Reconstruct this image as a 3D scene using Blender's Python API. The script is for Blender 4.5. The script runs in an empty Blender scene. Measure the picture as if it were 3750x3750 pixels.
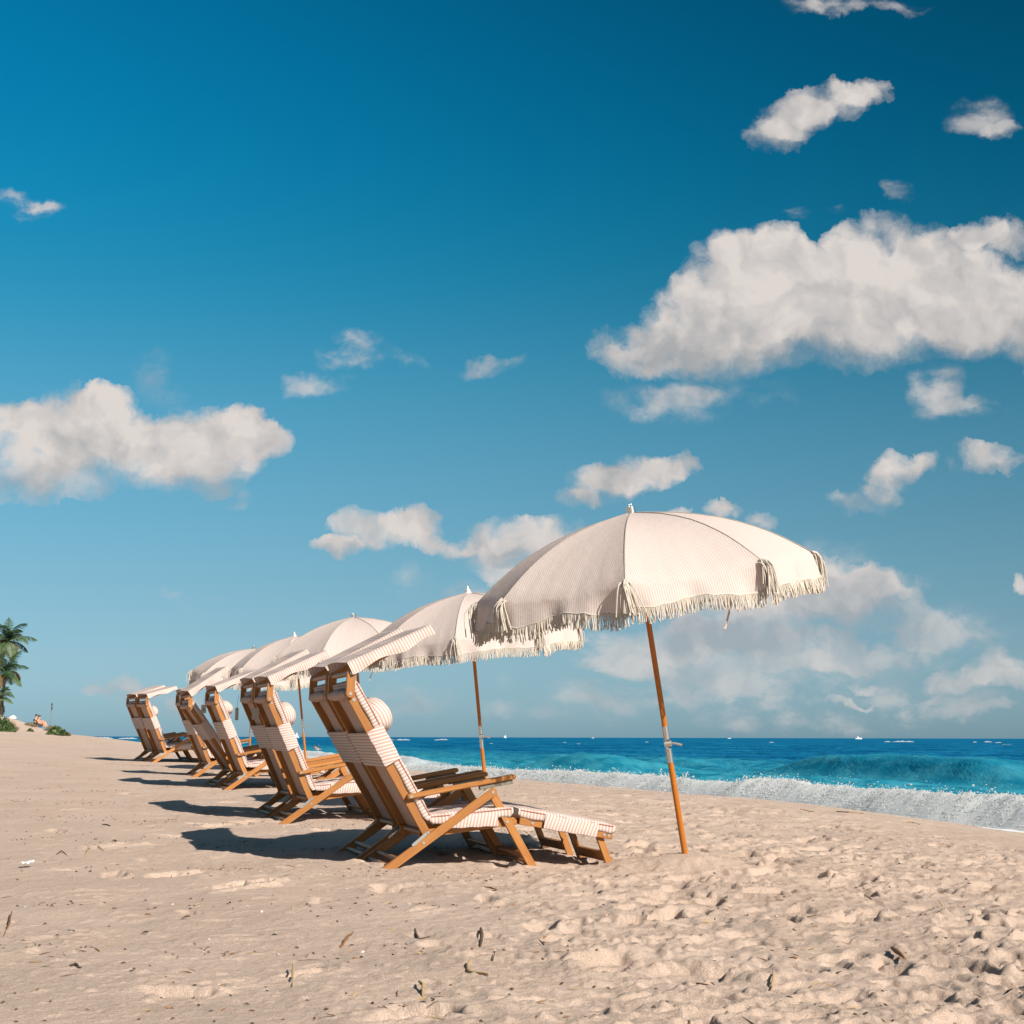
import bpy, bmesh, math, random
import numpy as np
from mathutils import Vector, Matrix

random.seed(7)
rng = np.random.default_rng(11)
SC = bpy.context.scene
COL = SC.collection
R = math.radians

# ---------------------------------------------------------------- camera
F, CZ = 5469.0, 0.70                      # focal length in source pixels, eye height
PITCH = math.atan(825 / F)
cam_d = bpy.data.cameras.new('camera')
cam = bpy.data.objects.new('camera', cam_d); COL.objects.link(cam)
cam_d.sensor_width = 24.0; cam_d.lens = 35.0
cam_d.clip_start = 0.1; cam_d.clip_end = 60000
cam.location = (0, 0, CZ)
cam.rotation_mode = 'QUATERNION'
cam.rotation_quaternion = (Matrix.Rotation(math.pi / 2 + PITCH, 3, 'X') @ Matrix.Rotation(R(0.14), 3, 'Z')).to_quaternion()
SC.camera = cam

def ray(u, v):
    xc = (u - 1875) / F; yc = -(v - 1875) / F
    return np.array([xc, math.cos(PITCH) - yc * math.sin(PITCH), math.sin(PITCH) + yc * math.cos(PITCH)])
def at_depth(u, v, Y):
    d = ray(u, v); return np.array([0, 0, CZ]) + d * (Y / d[1])

# ---------------------------------------------------------------- light
SUN_DIR = Vector((0.95, -1.13, 1.0)).normalized()      # towards the sun
sun_d = bpy.data.lights.new('sun', 'SUN'); sun_d.energy = 5.0; sun_d.angle = R(0.5)
sun_d.color = (1.0, 0.945, 0.87)
sun = bpy.data.objects.new('sun', sun_d); COL.objects.link(sun)
sun.rotation_euler = (-SUN_DIR).to_track_quat('-Z', 'Y').to_euler()
SC.view_settings.view_transform = 'Standard'; SC.view_settings.look = 'None'
SC.view_settings.exposure = 0.62; SC.view_settings.gamma = 1.0
SC.view_settings.use_curve_mapping = False
SC.cycles.max_bounces = 6
SC.cycles.use_denoising = True

# ---------------------------------------------------------------- node helpers
class NT:
    def __init__(s, tree):
        s.t = tree; s.n = tree.nodes; s.l = tree.links
    def node(s, typ, **kw):
        nd = s.n.new(typ)
        for k, v in kw.items(): setattr(nd, k, v)
        return nd
    def put(s, sock, val):
        if isinstance(val, bpy.types.NodeSocket): s.l.new(val, sock)
        elif isinstance(val, (tuple, list)) and len(val) == 3 and sock.type == 'RGBA': sock.default_value = (*val, 1)
        else: sock.default_value = val
    def math(s, op, a, b=None, c=None, clamp=False):
        nd = s.node('ShaderNodeMath', operation=op, use_clamp=clamp)
        s.put(nd.inputs[0], a)
        if b is not None: s.put(nd.inputs[1], b)
        if c is not None: s.put(nd.inputs[2], c)
        return nd.outputs[0]
    def vmath(s, op, a, b=None):
        nd = s.node('ShaderNodeVectorMath', operation=op)
        s.put(nd.inputs[0], a)
        if b is not None: s.put(nd.inputs[1], b)
        return nd.outputs['Value'] if op in ('DOT_PRODUCT', 'LENGTH') else nd.outputs[0]
    def scale(s, a, f):
        nd = s.node('ShaderNodeVectorMath', operation='SCALE'); s.put(nd.inputs[0], a); s.put(nd.inputs['Scale'], f)
        return nd.outputs[0]
    def ramp(s, v, lo, hi, a=0.0, b=1.0, smooth=True):
        nd = s.node('ShaderNodeMapRange', interpolation_type='SMOOTHSTEP' if smooth else 'LINEAR')
        for i, x in enumerate((v, lo, hi, a, b)): s.put(nd.inputs[i], x)
        return nd.outputs[0]
    def noise(s, vec, scale, detail=4, rough=0.55, dist=0.0, dim='3D'):
        nd = s.node('ShaderNodeTexNoise', noise_dimensions=dim)
        if vec is not None: s.put(nd.inputs['Vector'], vec)
        nd.inputs['Scale'].default_value = scale; nd.inputs['Detail'].default_value = detail
        nd.inputs['Roughness'].default_value = rough; nd.inputs['Distortion'].default_value = dist
        return nd
    def mix(s, f, a, b, blend='MIX'):
        nd = s.node('ShaderNodeMix', data_type='RGBA', blend_type=blend)
        s.put(nd.inputs[0], f); s.put(nd.inputs[6], a); s.put(nd.inputs[7], b)
        return nd.outputs[2]
    def xyz(s, v):
        nd = s.node('ShaderNodeSeparateXYZ'); s.put(nd.inputs[0], v); return nd.outputs
    def comb(s, x, y, z):
        nd = s.node('ShaderNodeCombineXYZ')
        for i, q in enumerate((x, y, z)): s.put(nd.inputs[i], q)
        return nd.outputs[0]

# ---------------------------------------------------------------- sky with fair-weather cumulus
world = bpy.data.worlds.new('World'); SC.world = world; world.use_nodes = True
W = NT(world.node_tree); W.n.clear()
tc = W.node('ShaderNodeTexCoord')
D = tc.outputs['Generated']
dx, dy, dz = W.xyz(D)
sky = W.node('ShaderNodeTexSky', sky_type='NISHITA', sun_disc=False)
sky.sun_elevation = math.asin(SUN_DIR.z); sky.sun_rotation = math.atan2(SUN_DIR.x, SUN_DIR.y)
sky.altitude = 0; sky.air_density = 1.0; sky.dust_density = 0.35; sky.ozone_density = 1.6
# a polarising filter on the lens: darkest at right angles to the sun
cs = W.vmath('DOT_PRODUCT', D, tuple(SUN_DIR))
c2 = W.math('MULTIPLY', cs, cs)
pol = W.math('DIVIDE', W.math('SUBTRACT', 1.0, c2), W.math('ADD', 1.0, c2))
upf = W.ramp(dz, -0.1, 0.50)
SKY_POL = W.math('SUBTRACT', 1.0, W.math('MULTIPLY', W.math('MULTIPLY', pol, 0.82), upf))
# film-like grade of the air colour with height
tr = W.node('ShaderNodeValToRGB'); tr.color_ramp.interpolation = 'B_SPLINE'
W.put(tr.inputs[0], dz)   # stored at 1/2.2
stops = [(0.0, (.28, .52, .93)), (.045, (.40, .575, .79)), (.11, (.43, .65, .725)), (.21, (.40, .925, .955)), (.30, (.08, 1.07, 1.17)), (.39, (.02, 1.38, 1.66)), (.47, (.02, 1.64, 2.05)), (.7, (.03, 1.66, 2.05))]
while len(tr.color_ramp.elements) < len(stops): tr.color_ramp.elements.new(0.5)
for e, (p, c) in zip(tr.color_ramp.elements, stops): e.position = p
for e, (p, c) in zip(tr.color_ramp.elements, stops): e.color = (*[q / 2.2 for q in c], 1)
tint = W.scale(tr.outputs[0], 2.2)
# unseen sky round the sun: extra red added so its light warms shaded wood
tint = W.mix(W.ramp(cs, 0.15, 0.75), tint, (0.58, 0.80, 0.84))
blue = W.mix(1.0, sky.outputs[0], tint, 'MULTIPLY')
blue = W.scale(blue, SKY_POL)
ady = W.math('MAXIMUM', W.math('ABSOLUTE', dy), 0.02)
px = W.math('DIVIDE', dx, ady); pz = W.math('DIVIDE', W.math('MAXIMUM', dz, -0.02), ady)

def tang(u, v):
    d = ray(u, v); return d[0] / d[1], d[2] / d[1]
P3 = W.comb(px, pz, 0.0)
# billow warp
def billow(vec, sc, det, rough):
    return W.noise(vec, sc, det, rough, dim='2D').outputs['Color']
w1 = W.vmath('SUBTRACT', billow(P3, 9.0, 3, 0.5), (0.5, 0.5, 0.5))
w2 = W.vmath('SUBTRACT', billow(P3, 34.0, 4, 0.62), (0.5, 0.5, 0.5))
PW = W.vmath('ADD', P3, W.vmath('ADD', W.scale(w1, 0.035), W.scale(w2, 0.022)))
wx, wz, _ = W.xyz(PW)
def blob(cu, cv, ru, rv):
    cx, cz = tang(cu, cv); x1, _ = tang(cu + ru, cv); _, z1 = tang(cu, cv - rv)
    return cx, cz, abs(x1 - cx), abs(z1 - cz)
def cloud(blobs, grow=1.0):
    """union field of ellipses: >0 inside, 1 in the middle"""
    acc = None
    for b in blobs:
        cx, cz, rx, rz = blob(*b[:4]); k = b[4] if len(b) > 4 else 1.0; rx *= grow; rz *= grow
        t = W.node('ShaderNodeVectorMath', operation='MULTIPLY_ADD')
        W.put(t.inputs[0], PW); t.inputs[1].default_value = (1 / rx, 1 / rz, 0); t.inputs[2].default_value = (-cx / rx, -cz / rz, 0)
        q = W.vmath('DOT_PRODUCT', t.outputs[0], t.outputs[0])
        e = W.math('MULTIPLY_ADD', q, -k, k, clamp=True)
        acc = e if acc is None else W.math('ADD', acc, e)
    return acc
thick = cloud([   # dense cumulus
    (2330,1290,240,110),(2490,1180,210,160),(2730,1070,290,240),(2790,950,200,150),(2960,1120,380,230),(3300,960,280,190),
    (3250,1130,420,190),(3480,1000,200,150),(3590,1190,240,110),(3600,860,100,60),(3700,890,100,70),(3760,1140,150,190),(2560,1320,380,75),
    (90,1640,220,160),(310,1560,250,150),(380,1480,130,80),(560,1640,250,150),(800,1620,260,150),(900,1550,130,80),(980,1600,100,90),(150,1780,260,90),(720,1770,200,80),
    (2800,490,150,80,.9),(3020,380,220,85,.9),(2880,420,160,85,.9),(3180,345,120,50,.8),
    (1390,1960,210,80),(1490,1910,130,60),(1230,2030,90,35),(1600,2000,140,45,.8),(1830,1990,190,90,.8),(2000,1950,130,60,.7),
    (2180,1760,170,90,.9),(2330,1720,190,90,.9),(2480,1690,140,60,.8),(2080,1830,90,40,.8),
    (3290,1740,110,100,.9),(3180,1840,160,60,.8),(3400,1700,60,45,.7),(3620,1690,160,70,.8),
    (2640,1880,80,40,.9),(2780,1930,90,40,.8),(2460,1885,60,25,.9),
    (2720,2260,280,130,.9),(2950,2180,270,115,1),(3150,2230,250,95,.95),(3280,2150,150,60,.8),(2480,2330,260,95,.8),(2800,2370,320,65,.8),(1900,2080,180,80,.75),(2050,2010,150,60,.7),(2250,2420,200,50,.6),(3450,2560,160,30,.6),(3600,2600,140,26,.5),
    (3500,2480,130,50,.8),(3640,2440,130,60,.9),(3720,2500,120,40,.8),(3740,2160,40,50,.9),
    (490,2545,90,40,.8),(380,2580,110,30,.6),(620,2560,50,28,.7),
    (3060,2430,160,28,.65),(3200,2500,120,24,.65),(2700,2520,200,26,.55),(2400,2460,180,30,.5),(3000,2560,220,18,.5),
], 1.14)
veil = cloud([    # thin torn wisps
    (40,770,190,60,.8),(150,760,110,30,.7),(1260,1290,170,60,.8),(1150,1390,130,50,.6),(1480,1310,90,25,.5),(1810,1320,140,40,.6),
    (3580,430,130,60,.7),(3640,480,90,40,.8),(2900,770,90,35,.7),(3300,690,50,50,.6),(3080,770,70,25,.6),
    (3420,1400,120,140,.8),(3560,1480,150,60,.7),(3000,20,200,40,.9),(3300,15,180,40,.9),(3130,1010,20,20,.1),
    (640,2200,160,25,.4),(800,2195,60,20,.4),(1500,2150,110,90,.35),(2060,2330,260,110,.8),(2250,2500,420,110,.8),(1500,2560,220,90,.6),(3000,2620,560,70,.7),(2050,2610,340,60,.6),(2500,2420,400,90,.8),(3000,2380,380,80,.8),(3450,2560,330,90,.8),(2750,2520,420,70,.8),(2900,2120,420,130,.6),(3300,2330,330,90,.7),(1700,2230,160,120,.5),(1950,2200,220,110,.5),(560,2560,330,80,.5),(1100,2560,330,60,.35),(2850,2450,850,220,.46),(2150,2380,460,160,.42),(3500,2350,300,150,.45),
    (2500,1480,280,70,.5),(2300,1450,160,60,.4),(900,1830,90,60,.5),(560,1370,90,110,.35),(660,1470,100,60,.35),(2660,1420,300,60,.5),
])
under = cloud([   # soft, greyer undersides
    (2450,1370,420,110),(2900,1330,420,90),(3350,1290,420,100),(3700,1300,200,110),(2250,1380,260,80),
    (110,1790,330,110),(420,1790,260,90),(760,1790,240,90),(1020,1700,90,150,.6),
    (2800,560,200,60),(3050,480,200,60,.7),(1330,2060,280,50),(1700,2060,260,50),(1950,2060,160,50),(2230,1840,260,50),(3250,1880,230,60,.8),(3600,1750,180,50,.8),
    (2700,2330,420,90),(3100,2300,330,90),(500,2600,200,40),
])
def voro(vec, sc, det, rough):
    nd = W.node('ShaderNodeTexVoronoi', feature='F1', voronoi_dimensions='2D')
    W.put(nd.inputs['Vector'], vec); nd.inputs['Scale'].default_value = sc
    nd.inputs['Detail'].default_value = det; nd.inputs['Roughness'].default_value = rough
    return nd.outputs['Distance']
un = W.math('MINIMUM', under, 1.0)
PB = W.vmath('ADD', P3, W.scale(w2, 0.012))
vb = voro(PB, 26.0, 1, 0.55)
vf = voro(PB, 75.0, 0, 0.55)
fb = W.noise(PW, 22.0, 8, 0.64, dim='2D').outputs['Fac']
fbl = W.noise(W.vmath('ADD', P3, (3.1, 1.7, 0.4)), 13.0, 4, 0.6, dim='2D').outputs['Fac']
th_ = W.math('MINIMUM', W.math('MULTIPLY', thick, 1.12), 1.6)
cell = W.math('ADD', W.math('MULTIPLY', W.math('SUBTRACT', 0.45, vb), 0.55), W.math('MULTIPLY', W.math('SUBTRACT', 0.45, vf), 0.28))
cell = W.math('MULTIPLY', cell, W.math('SUBTRACT', 1.0, W.math('MULTIPLY', un, 0.75)))
dn = W.math('ADD', W.math('ADD', th_, cell), W.math('MULTIPLY', W.math('SUBTRACT', fb, 0.5), W.math('ADD', 1.8, W.math('MULTIPLY', un, 0.5))))
dn = W.math('SUBTRACT', dn, W.ramp(thick, 0.0, 0.30, 0.95, 0.0))
hi = W.math('ADD', 1.12, W.math('MULTIPLY', un, 0.70))
a1 = W.ramp(dn, 0.02, hi)
vn = W.math('MULTIPLY', veil, W.ramp(W.noise(W.vmath('MULTIPLY', W.vmath('ADD', P3, W.scale(w1, 0.02)), (1.0, 1.9, 1.0)), 17.0, 6, 0.60, 0.0, dim='2D').outputs['Fac'], 0.30, 0.74))
a2 = W.math('MULTIPLY', W.ramp(vn, 0.0, 0.72), 0.74)
alpha = W.math('SUBTRACT', 1.0, W.math('MULTIPLY', W.math('SUBTRACT', 1.0, W.math('MULTIPLY', a1, 0.985)), W.math('SUBTRACT', 1.0, a2)))
# light through the cloud: sunny bulges warm white, folds and undersides greyer
fold = W.math('ADD', W.math('MULTIPLY', W.ramp(fbl, .36, .66), .55), W.math('MULTIPLY', W.ramp(W.math('ADD', vb, W.math('MULTIPLY', vf, .35)), .30, .75), .45))
# relief: the side of each bulge turned to the sun (up and to the right) is brighter
r1 = W.noise(PW, 15.0, 4, 0.55, dim='2D').outputs['Fac']
r2 = W.noise(W.vmath('ADD', PW, (0.009, 0.013, 0.0)), 15.0, 4, 0.55, dim='2D').outputs['Fac']
rel = W.math('MULTIPLY', W.math('SUBTRACT', r2, r1), 2.6)
fold = W.math('ADD', W.math('ADD', W.math('MULTIPLY', fold, .50), W.math('MULTIPLY', un, 0.46)), rel, clamp=True)
ccol = W.mix(fold, (0.755, 0.695, 0.655), (0.415, 0.42, 0.43))
lowc = W.ramp(pz, 0.01, 0.20)
ccol = W.mix(W.math('SUBTRACT', 1.0, lowc), ccol, W.mix(fold, (0.66, 0.635, 0.62), (0.38, 0.43, 0.47)))
# distance veils the clouds near the horizon
alpha = W.math('MULTIPLY', alpha, W.ramp(pz, -0.02, 0.13, 0.70, 1.0))
CLOUD_GAIN = 9.0
SKY_STRENGTH = 0.071
cl = W.scale(ccol, CLOUD_GAIN)
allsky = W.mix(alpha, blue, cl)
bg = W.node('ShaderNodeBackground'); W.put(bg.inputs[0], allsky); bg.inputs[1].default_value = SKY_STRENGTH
wo = W.node('ShaderNodeOutputWorld'); W.l.new(bg.outputs[0], wo.inputs[0])
world.cycles.sampling_method = 'NONE'

# ---------------------------------------------------------------- objects: names, labels, groups
def tag(o, label=None, cat=None, group=None, kind=None):
    if label: o['label'] = label
    if cat: o['category'] = cat
    if group: o['group'] = group
    if kind: o['kind'] = kind
    return o
def empty(name, loc=(0, 0, 0), rz=0.0):
    o = bpy.data.objects.new(name, None); COL.objects.link(o)
    o.empty_display_size = 0.1
    o.location = loc; o.rotation_euler = (0, 0, rz); return o
def link(name, me, parent=None):
    o = bpy.data.objects.new(name, me); COL.objects.link(o); o.parent = parent; return o
KIDS = {}
def reg(o):
    if o.parent is not None: KIDS.setdefault(o.parent.name, []).append(o)
    return o
def copy_tree(o, parent=None):
    c = o.copy(); COL.objects.link(c); c.parent = parent
    for ch in KIDS.get(o.name, []): reg(copy_tree(ch, c))
    return c

class MB:
    """collects geometry with UVs in metres (U along the piece)"""
    def __init__(s): s.v = []; s.f = []; s.uv = []; s.mi = []
    def add(s, vs, fs, uvs, mi=0):
        o = len(s.v); s.v += [tuple(map(float, p)) for p in vs]
        for f, q in zip(fs, uvs): s.f.append([o + i for i in f]); s.uv.append(q); s.mi.append(mi)
    def prism(s, poly, y0, y1, ax, u0=0.0, mi=0):
        """poly in (x,z), extruded over y; U runs along ax"""
        n = len(poly); a = np.array(ax) / np.linalg.norm(ax); b = np.array([-a[1], a[0]])
        P = [np.array(p) for p in poly]
        vs = [(p[0], y0, p[1]) for p in P] + [(p[0], y1, p[1]) for p in P]
        U = [u0 + float(p @ a) for p in P]; V = [float(p @ b) for p in P]
        fs = [list(range(n))[::-1], list(range(n, 2 * n))]
        uv = [[(U[i], V[i]) for i in range(n)][::-1], [(U[i], V[i] + .3) for i in range(n)]]
        area = sum(P[i][0] * P[(i + 1) % n][1] - P[(i + 1) % n][0] * P[i][1] for i in range(n))
        for i in range(n):
            j = (i + 1) % n
            fs.append([i, j, n + j, n + i]); uv.append([(U[i], V[i]), (U[j], V[j]), (U[j], V[j] + y1 - y0), (U[i], V[i] + y1 - y0)])
        if area > 0: pass
        else:
            fs = [f[::-1] for f in fs]; uv = [q[::-1] for q in uv]
        s.add(vs, fs, uv, mi); return s
    def plank(s, p0, p1, w, y0, y1, r0=False, r1=False, mi=0):
        p0, p1 = np.array(p0, float), np.array(p1, float); d = (p1 - p0) / np.linalg.norm(p1 - p0); n = np.array([-d[1], d[0]]); h = w / 2
        poly = []
        if r1: poly += [p1 + h * (math.cos(t) * d + math.sin(t) * n) for t in np.linspace(-math.pi / 2, math.pi / 2, 9)]
        else: poly += [p1 - h * n, p1 + h * n]
        if r0: poly += [p0 + h * (-math.cos(t) * d - math.sin(t) * n) for t in np.linspace(-math.pi / 2, math.pi / 2, 9)]
        else: poly += [p0 + h * n, p0 - h * n]
        return s.prism(poly, y0, y1, d, u0=random.random() * 3, mi=mi)
    def tube(s, pts, r, n=10, cap=True, mi=0, u0=0.0):
        pts = [np.array(p, float) for p in pts]; m = len(pts)
        rs = r if isinstance(r, (list, tuple, np.ndarray)) else [r] * m
        ref = None; vs = []; L = 0; us = []
        for i, p in enumerate(pts):
            t = pts[min(i + 1, m - 1)] - pts[max(i - 1, 0)]; t = t / (np.linalg.norm(t) + 1e-12)
            if ref is None: ref = np.array([0, 0, 1.0]) if abs(t[2]) < .9 else np.array([1.0, 0, 0])
            x = np.cross(t, ref); x /= np.linalg.norm(x) + 1e-12; y = np.cross(x, t); ref = y
            if i: L += np.linalg.norm(p - pts[i - 1])
            us.append(u0 + L)
            for k in range(n):
                a = 2 * math.pi * k / n; vs.append(p + rs[i] * (math.cos(a) * x + math.sin(a) * y))
        fs, uv = [], []
        for i in range(m - 1):
            for k in range(n):
                q = (k + 1) % n
                fs.append([i * n + k, i * n + q, (i + 1) * n + q, (i + 1) * n + k][::-1])
                vv = 2 * math.pi * rs[i]
                uv.append([(us[i], vv * k / n), (us[i], vv * (k + 1) / n), (us[i + 1], vv * (k + 1) / n), (us[i + 1], vv * k / n)][::-1])
        if cap:
            fs.append(list(range(n))); uv.append([(us[0], .01 * k) for k in range(n)])
            fs.append([(m - 1) * n + k for k in range(n)][::-1]); uv.append([(us[-1], .01 * k) for k in range(n)])
        s.add(vs, fs, uv, mi); return s
    def grid(s, P, uvf, mi=0, flip=False):
        """P: (a,b,3) array"""
        a, b = P.shape[:2]; vs = P.reshape(-1, 3); fs, uv = [], []
        for i in range(a - 1):
            for j in range(b - 1):
                f = [(i, j), (i + 1, j), (i + 1, j + 1), (i, j + 1)]
                if flip: f = f[::-1]
                fs.append([x * b + y for x, y in f]); uv.append([uvf(x, y) for x, y in f])
        s.add(vs, fs, uv, mi); return s
    def box(s, lo, hi, mi=0):
        x0, y0, z0 = lo; x1, y1, z1 = hi
        return s.prism([(x0, z0), (x1, z0), (x1, z1), (x0, z1)], y0, y1, (1, 0), mi=mi)
    def mesh(s, name, mats, bevel=0.0, seg=1, smooth=35):
        me = bpy.data.meshes.new(name); me.from_pydata(s.v, [], s.f)
        uvl = me.uv_layers.new(name='UVMap')
        uvl.data.foreach_set('uv', [c for q in s.uv for p in q for c in p])
        if not isinstance(mats, (list, tuple)): mats = [mats]
        for m in mats: me.materials.append(m)
        me.polygons.foreach_set('material_index', s.mi)
        if bevel > 0:
            bm = bmesh.new(); bm.from_mesh(me)
            ed = [e for e in bm.edges if len(e.link_faces) == 2 and e.calc_face_angle(0) > R(40)]
            bmesh.ops.bevel(bm, geom=ed, offset=bevel, segments=seg, profile=0.6, affect='EDGES', clamp_overlap=True)
            bm.to_mesh(me); bm.free()
        if smooth:
            me.polygons.foreach_set('use_smooth', [True] * len(me.polygons))
            me.set_sharp_from_angle(angle=R(smooth))
        me.update(); return me
    def build(s, name, mats, parent=None, **kw):
        return reg(link(name, s.mesh(name, mats, **kw), parent))

# ---------------------------------------------------------------- materials
def mat(name):
    m = bpy.data.materials.new(name); m.use_nodes = True
    T = NT(m.node_tree); b = T.n['Principled BSDF']; return m, T, b
def wood(name, c0, c1, rough=0.45):
    m, T, b = mat(name)
    uv = T.node('ShaderNodeUVMap').outputs[0]
    oi = T.node('ShaderNodeObjectInfo').outputs['Random']
    v = T.vmath('ADD', T.vmath('MULTIPLY', uv, (5.0, 95.0, 1.0)), T.comb(T.math('MULTIPLY', oi, 31.0), T.math('MULTIPLY', oi, 17.0), oi))
    g = T.noise(v, 1.0, 5, 0.6, 0.8).outputs['Fac']
    g2 = T.noise(T.vmath('MULTIPLY', uv, (3.0, 12.0, 1.0)), 1.0, 3).outputs['Fac']
    f = T.math('ADD', T.math('MULTIPLY', g, 0.7), T.math('MULTIPLY', g2, 0.5))
    col = T.mix(T.ramp(f, 0.38, 0.85), c0, c1)
    col = T.mix(T.math('MULTIPLY', oi, 0.5), col, tuple(x * .70 for x in c0))
    col = T.mix(T.math('MULTIPLY', T.ramp(g, .60, .72), .5), col, tuple(x * .5 for x in c0))
    T.put(b.inputs['Base Color'], col); b.inputs['Roughness'].default_value = rough
    b.inputs['Specular IOR Level'].default_value = 0.35
    bp = T.node('ShaderNodeBump'); bp.inputs['Strength'].default_value = 0.12; bp.inputs['Distance'].default_value = 0.002
    T.put(bp.inputs['Height'], g); T.put(b.inputs['Normal'], bp.outputs[0]); return m
def plain(name, c, rough=0.6, metal=0.0, var=0.15, sc=30):
    m, T, b = mat(name)
    tcn = T.node('ShaderNodeTexCoord').outputs['Object']
    n = T.noise(tcn, sc, 4).outputs['Fac']
    T.put(b.inputs['Base Color'], T.mix(n, tuple(x * (1 - var) for x in c), tuple(min(1, x * (1 + var)) for x in c)))
    b.inputs['Roughness'].default_value = rough; b.inputs['Metallic'].default_value = metal; return m
def striped(name, period, axis, ca, cb, duty=0.5, transl=0.0, soft=0.08, wr=0.4):
    m, T, b = mat(name)
    uv = T.node('ShaderNodeUVMap').outputs[0]
    x, y, _ = T.xyz(uv)
    q = T.math('FRACT', T.math('DIVIDE', x if axis == 'U' else y, period))
    tri = T.math('ABSOLUTE', T.math('SUBTRACT', q, 0.5))
    f = T.ramp(tri, duty * 0.5 - soft, duty * 0.5 + soft)
    tcn = T.node('ShaderNodeTexCoord').outputs['Object']
    n = T.noise(tcn, 9.0, 4).outputs['Fac']
    col = T.mix(f, ca, cb)
    col = T.mix(T.math('MULTIPLY', T.ramp(n, 0.3, 0.8), 0.10), col, (0.55, 0.48, 0.40))
    T.put(b.inputs['Base Color'], col); b.inputs['Roughness'].default_value = 0.9
    b.inputs['Specular IOR Level'].default_value = 0.15
    bp = T.node('ShaderNodeBump'); bp.inputs['Strength'].default_value = wr; bp.inputs['Distance'].default_value = 0.006
    wv = T.noise(tcn, 22.0, 5, 0.55, 0.6).outputs['Fac']
    T.put(bp.inputs['Height'], wv); T.put(b.inputs['Normal'], bp.outputs[0])
    if transl > 0:
        tr = T.node('ShaderNodeBsdfTranslucent'); T.put(tr.inputs[0], col)
        mx = T.node('ShaderNodeMixShader'); mx.inputs[0].default_value = transl
        T.l.new(b.outputs[0], mx.inputs[1]); T.l.new(tr.outputs[0], mx.inputs[2])
        T.l.new(mx.outputs[0], T.n['Material Output'].inputs[0])
    return m
WHITE, PINK = (0.525, 0.47, 0.43), (0.430, 0.268, 0.215)
M_TEAK = wood('teak', (0.295, 0.108, 0.022), (0.44, 0.192, 0.052))
M_TEAK_OLD = wood('weathered_teak', (0.17, 0.145, 0.11), (0.30, 0.27, 0.22), 0.8)
M_POLE = wood('varnished_pole', (0.40, 0.115, 0.010), (0.48, 0.165, 0.02), 0.3)
M_STRIPE = striped('striped_canvas', 0.0185, 'U', PINK, WHITE, 0.5)
M_STRIPE_L = striped('striped_canvas_lengthwise', 0.020, 'V', PINK, WHITE, 0.45)
M_FINE = striped('pinstripe_canvas', 0.0115, 'V', (0.37, 0.235, 0.185), (0.47, 0.34, 0.28), 0.4, soft=0.15)
M_TOP = striped('cushion_face', 0.0115, 'U', (0.50, 0.37, 0.32), (0.60, 0.48, 0.43), 0.5, soft=0.2)
M_PIPE = plain('piping_cord', (0.34, 0.15, 0.11), 0.9)
M_UMB = striped('umbrella_canvas', 0.0125, 'U', (0.575, 0.452, 0.398), (0.665, 0.588, 0.540), 0.5, transl=0.30, soft=0.14, wr=0.5)
M_CORD = plain('cotton_cord', (0.50, 0.435, 0.36), 0.95, 0, 0.12, 60)
M_SEAM = plain('seam_tape', (0.30, 0.25, 0.215), 0.9)
M_STEEL = plain('steel', (0.62, 0.60, 0.57), 0.32, 1.0, 0.06)
M_CAPW = plain('white_cap', (0.62, 0.56, 0.51), 0.5)
M_RIBM = plain('rib_paint', (0.62, 0.55, 0.48), 0.5)
M_TAG = plain('tag_card', (0.40, 0.35, 0.29), 0.8, 0, 0.05)
M_INK = plain('tag_ink', (0.06, 0.055, 0.05), 0.8)

# ---------------------------------------------------------------- terrain
def sm(x): x = np.clip(x, 0, 1); return x * x * (3 - 2 * x)
def st(x, y): return 0.95 * x + 0.313 * y, -0.313 * x + 0.95 * y
def xy(s, t): return 0.95 * s - 0.313 * t, 0.313 * s + 0.95 * t
SEA = -1.30
_H = np.random.default_rng(3).random((256, 256))
def vn(x, y, o=0):
    x = np.asarray(x, float) + 37.1 * o; y = np.asarray(y, float) + 11.7 * o
    xi, yi = np.floor(x).astype(int), np.floor(y).astype(int); fx, fy = x - xi, y - yi
    fx = fx * fx * fx * (fx * (fx * 6 - 15) + 10); fy = fy * fy * fy * (fy * (fy * 6 - 15) + 10)
    h = lambda a, b: _H[a & 255, b & 255]
    return (h(xi, yi) * (1 - fx) + h(xi + 1, yi) * fx) * (1 - fy) + (h(xi, yi + 1) * (1 - fx) + h(xi + 1, yi + 1) * fx) * fy - 0.5
def fbm(x, y, oc=4, g=0.5, o=0):
    a, r = 1.0, 0
    for i in range(oc): r = r + a * vn(x * 2 ** i, y * 2 ** i, o + i * 5); a *= g
    return r
MOUNDS = []
def ground(x, y):
    x = np.asarray(x, float); y = np.asarray(y, float)
    s, t = st(x, y)
    z = 0.9 * np.tanh(0.0191 * (t - 7.7))
    z = np.where(t < 7.7, 0.5 * z, z)
    z = z * (1 - sm((s - 2.2) / 6.4))
    z = z - 0.20 * sm((17 - t) / 6) * sm((s - 3) / 5.6)
    z = z + 0.05 * np.maximum(0, 1.9 - s) * sm((t - 25) / 30)
    z = z + 1.15 * sm((t - 85) / 32) * sm((4 - s) / 5.5)
    q = s - 8.6
    z = z - 0.135 * np.log1p(np.exp(np.clip(q * 2.0, -30, 30))) / 2.0
    for (mx, my, r, h) in MOUNDS:
        d2 = ((x - mx) ** 2 + (y - my) ** 2) / r ** 2
        z = z + h * np.exp(-d2 * 1.6)
    return np.maximum(z, -3.0)
def hit(u, v, zoff=0.0):
    d = ray(u, v); k = 2.0; o = np.array([0, 0, CZ])
    while k < 400:
        p = o + d * k
        if p[2] <= ground(p[0], p[1]) + zoff: break
        k *= 1.004
    return o + d * k

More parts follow.
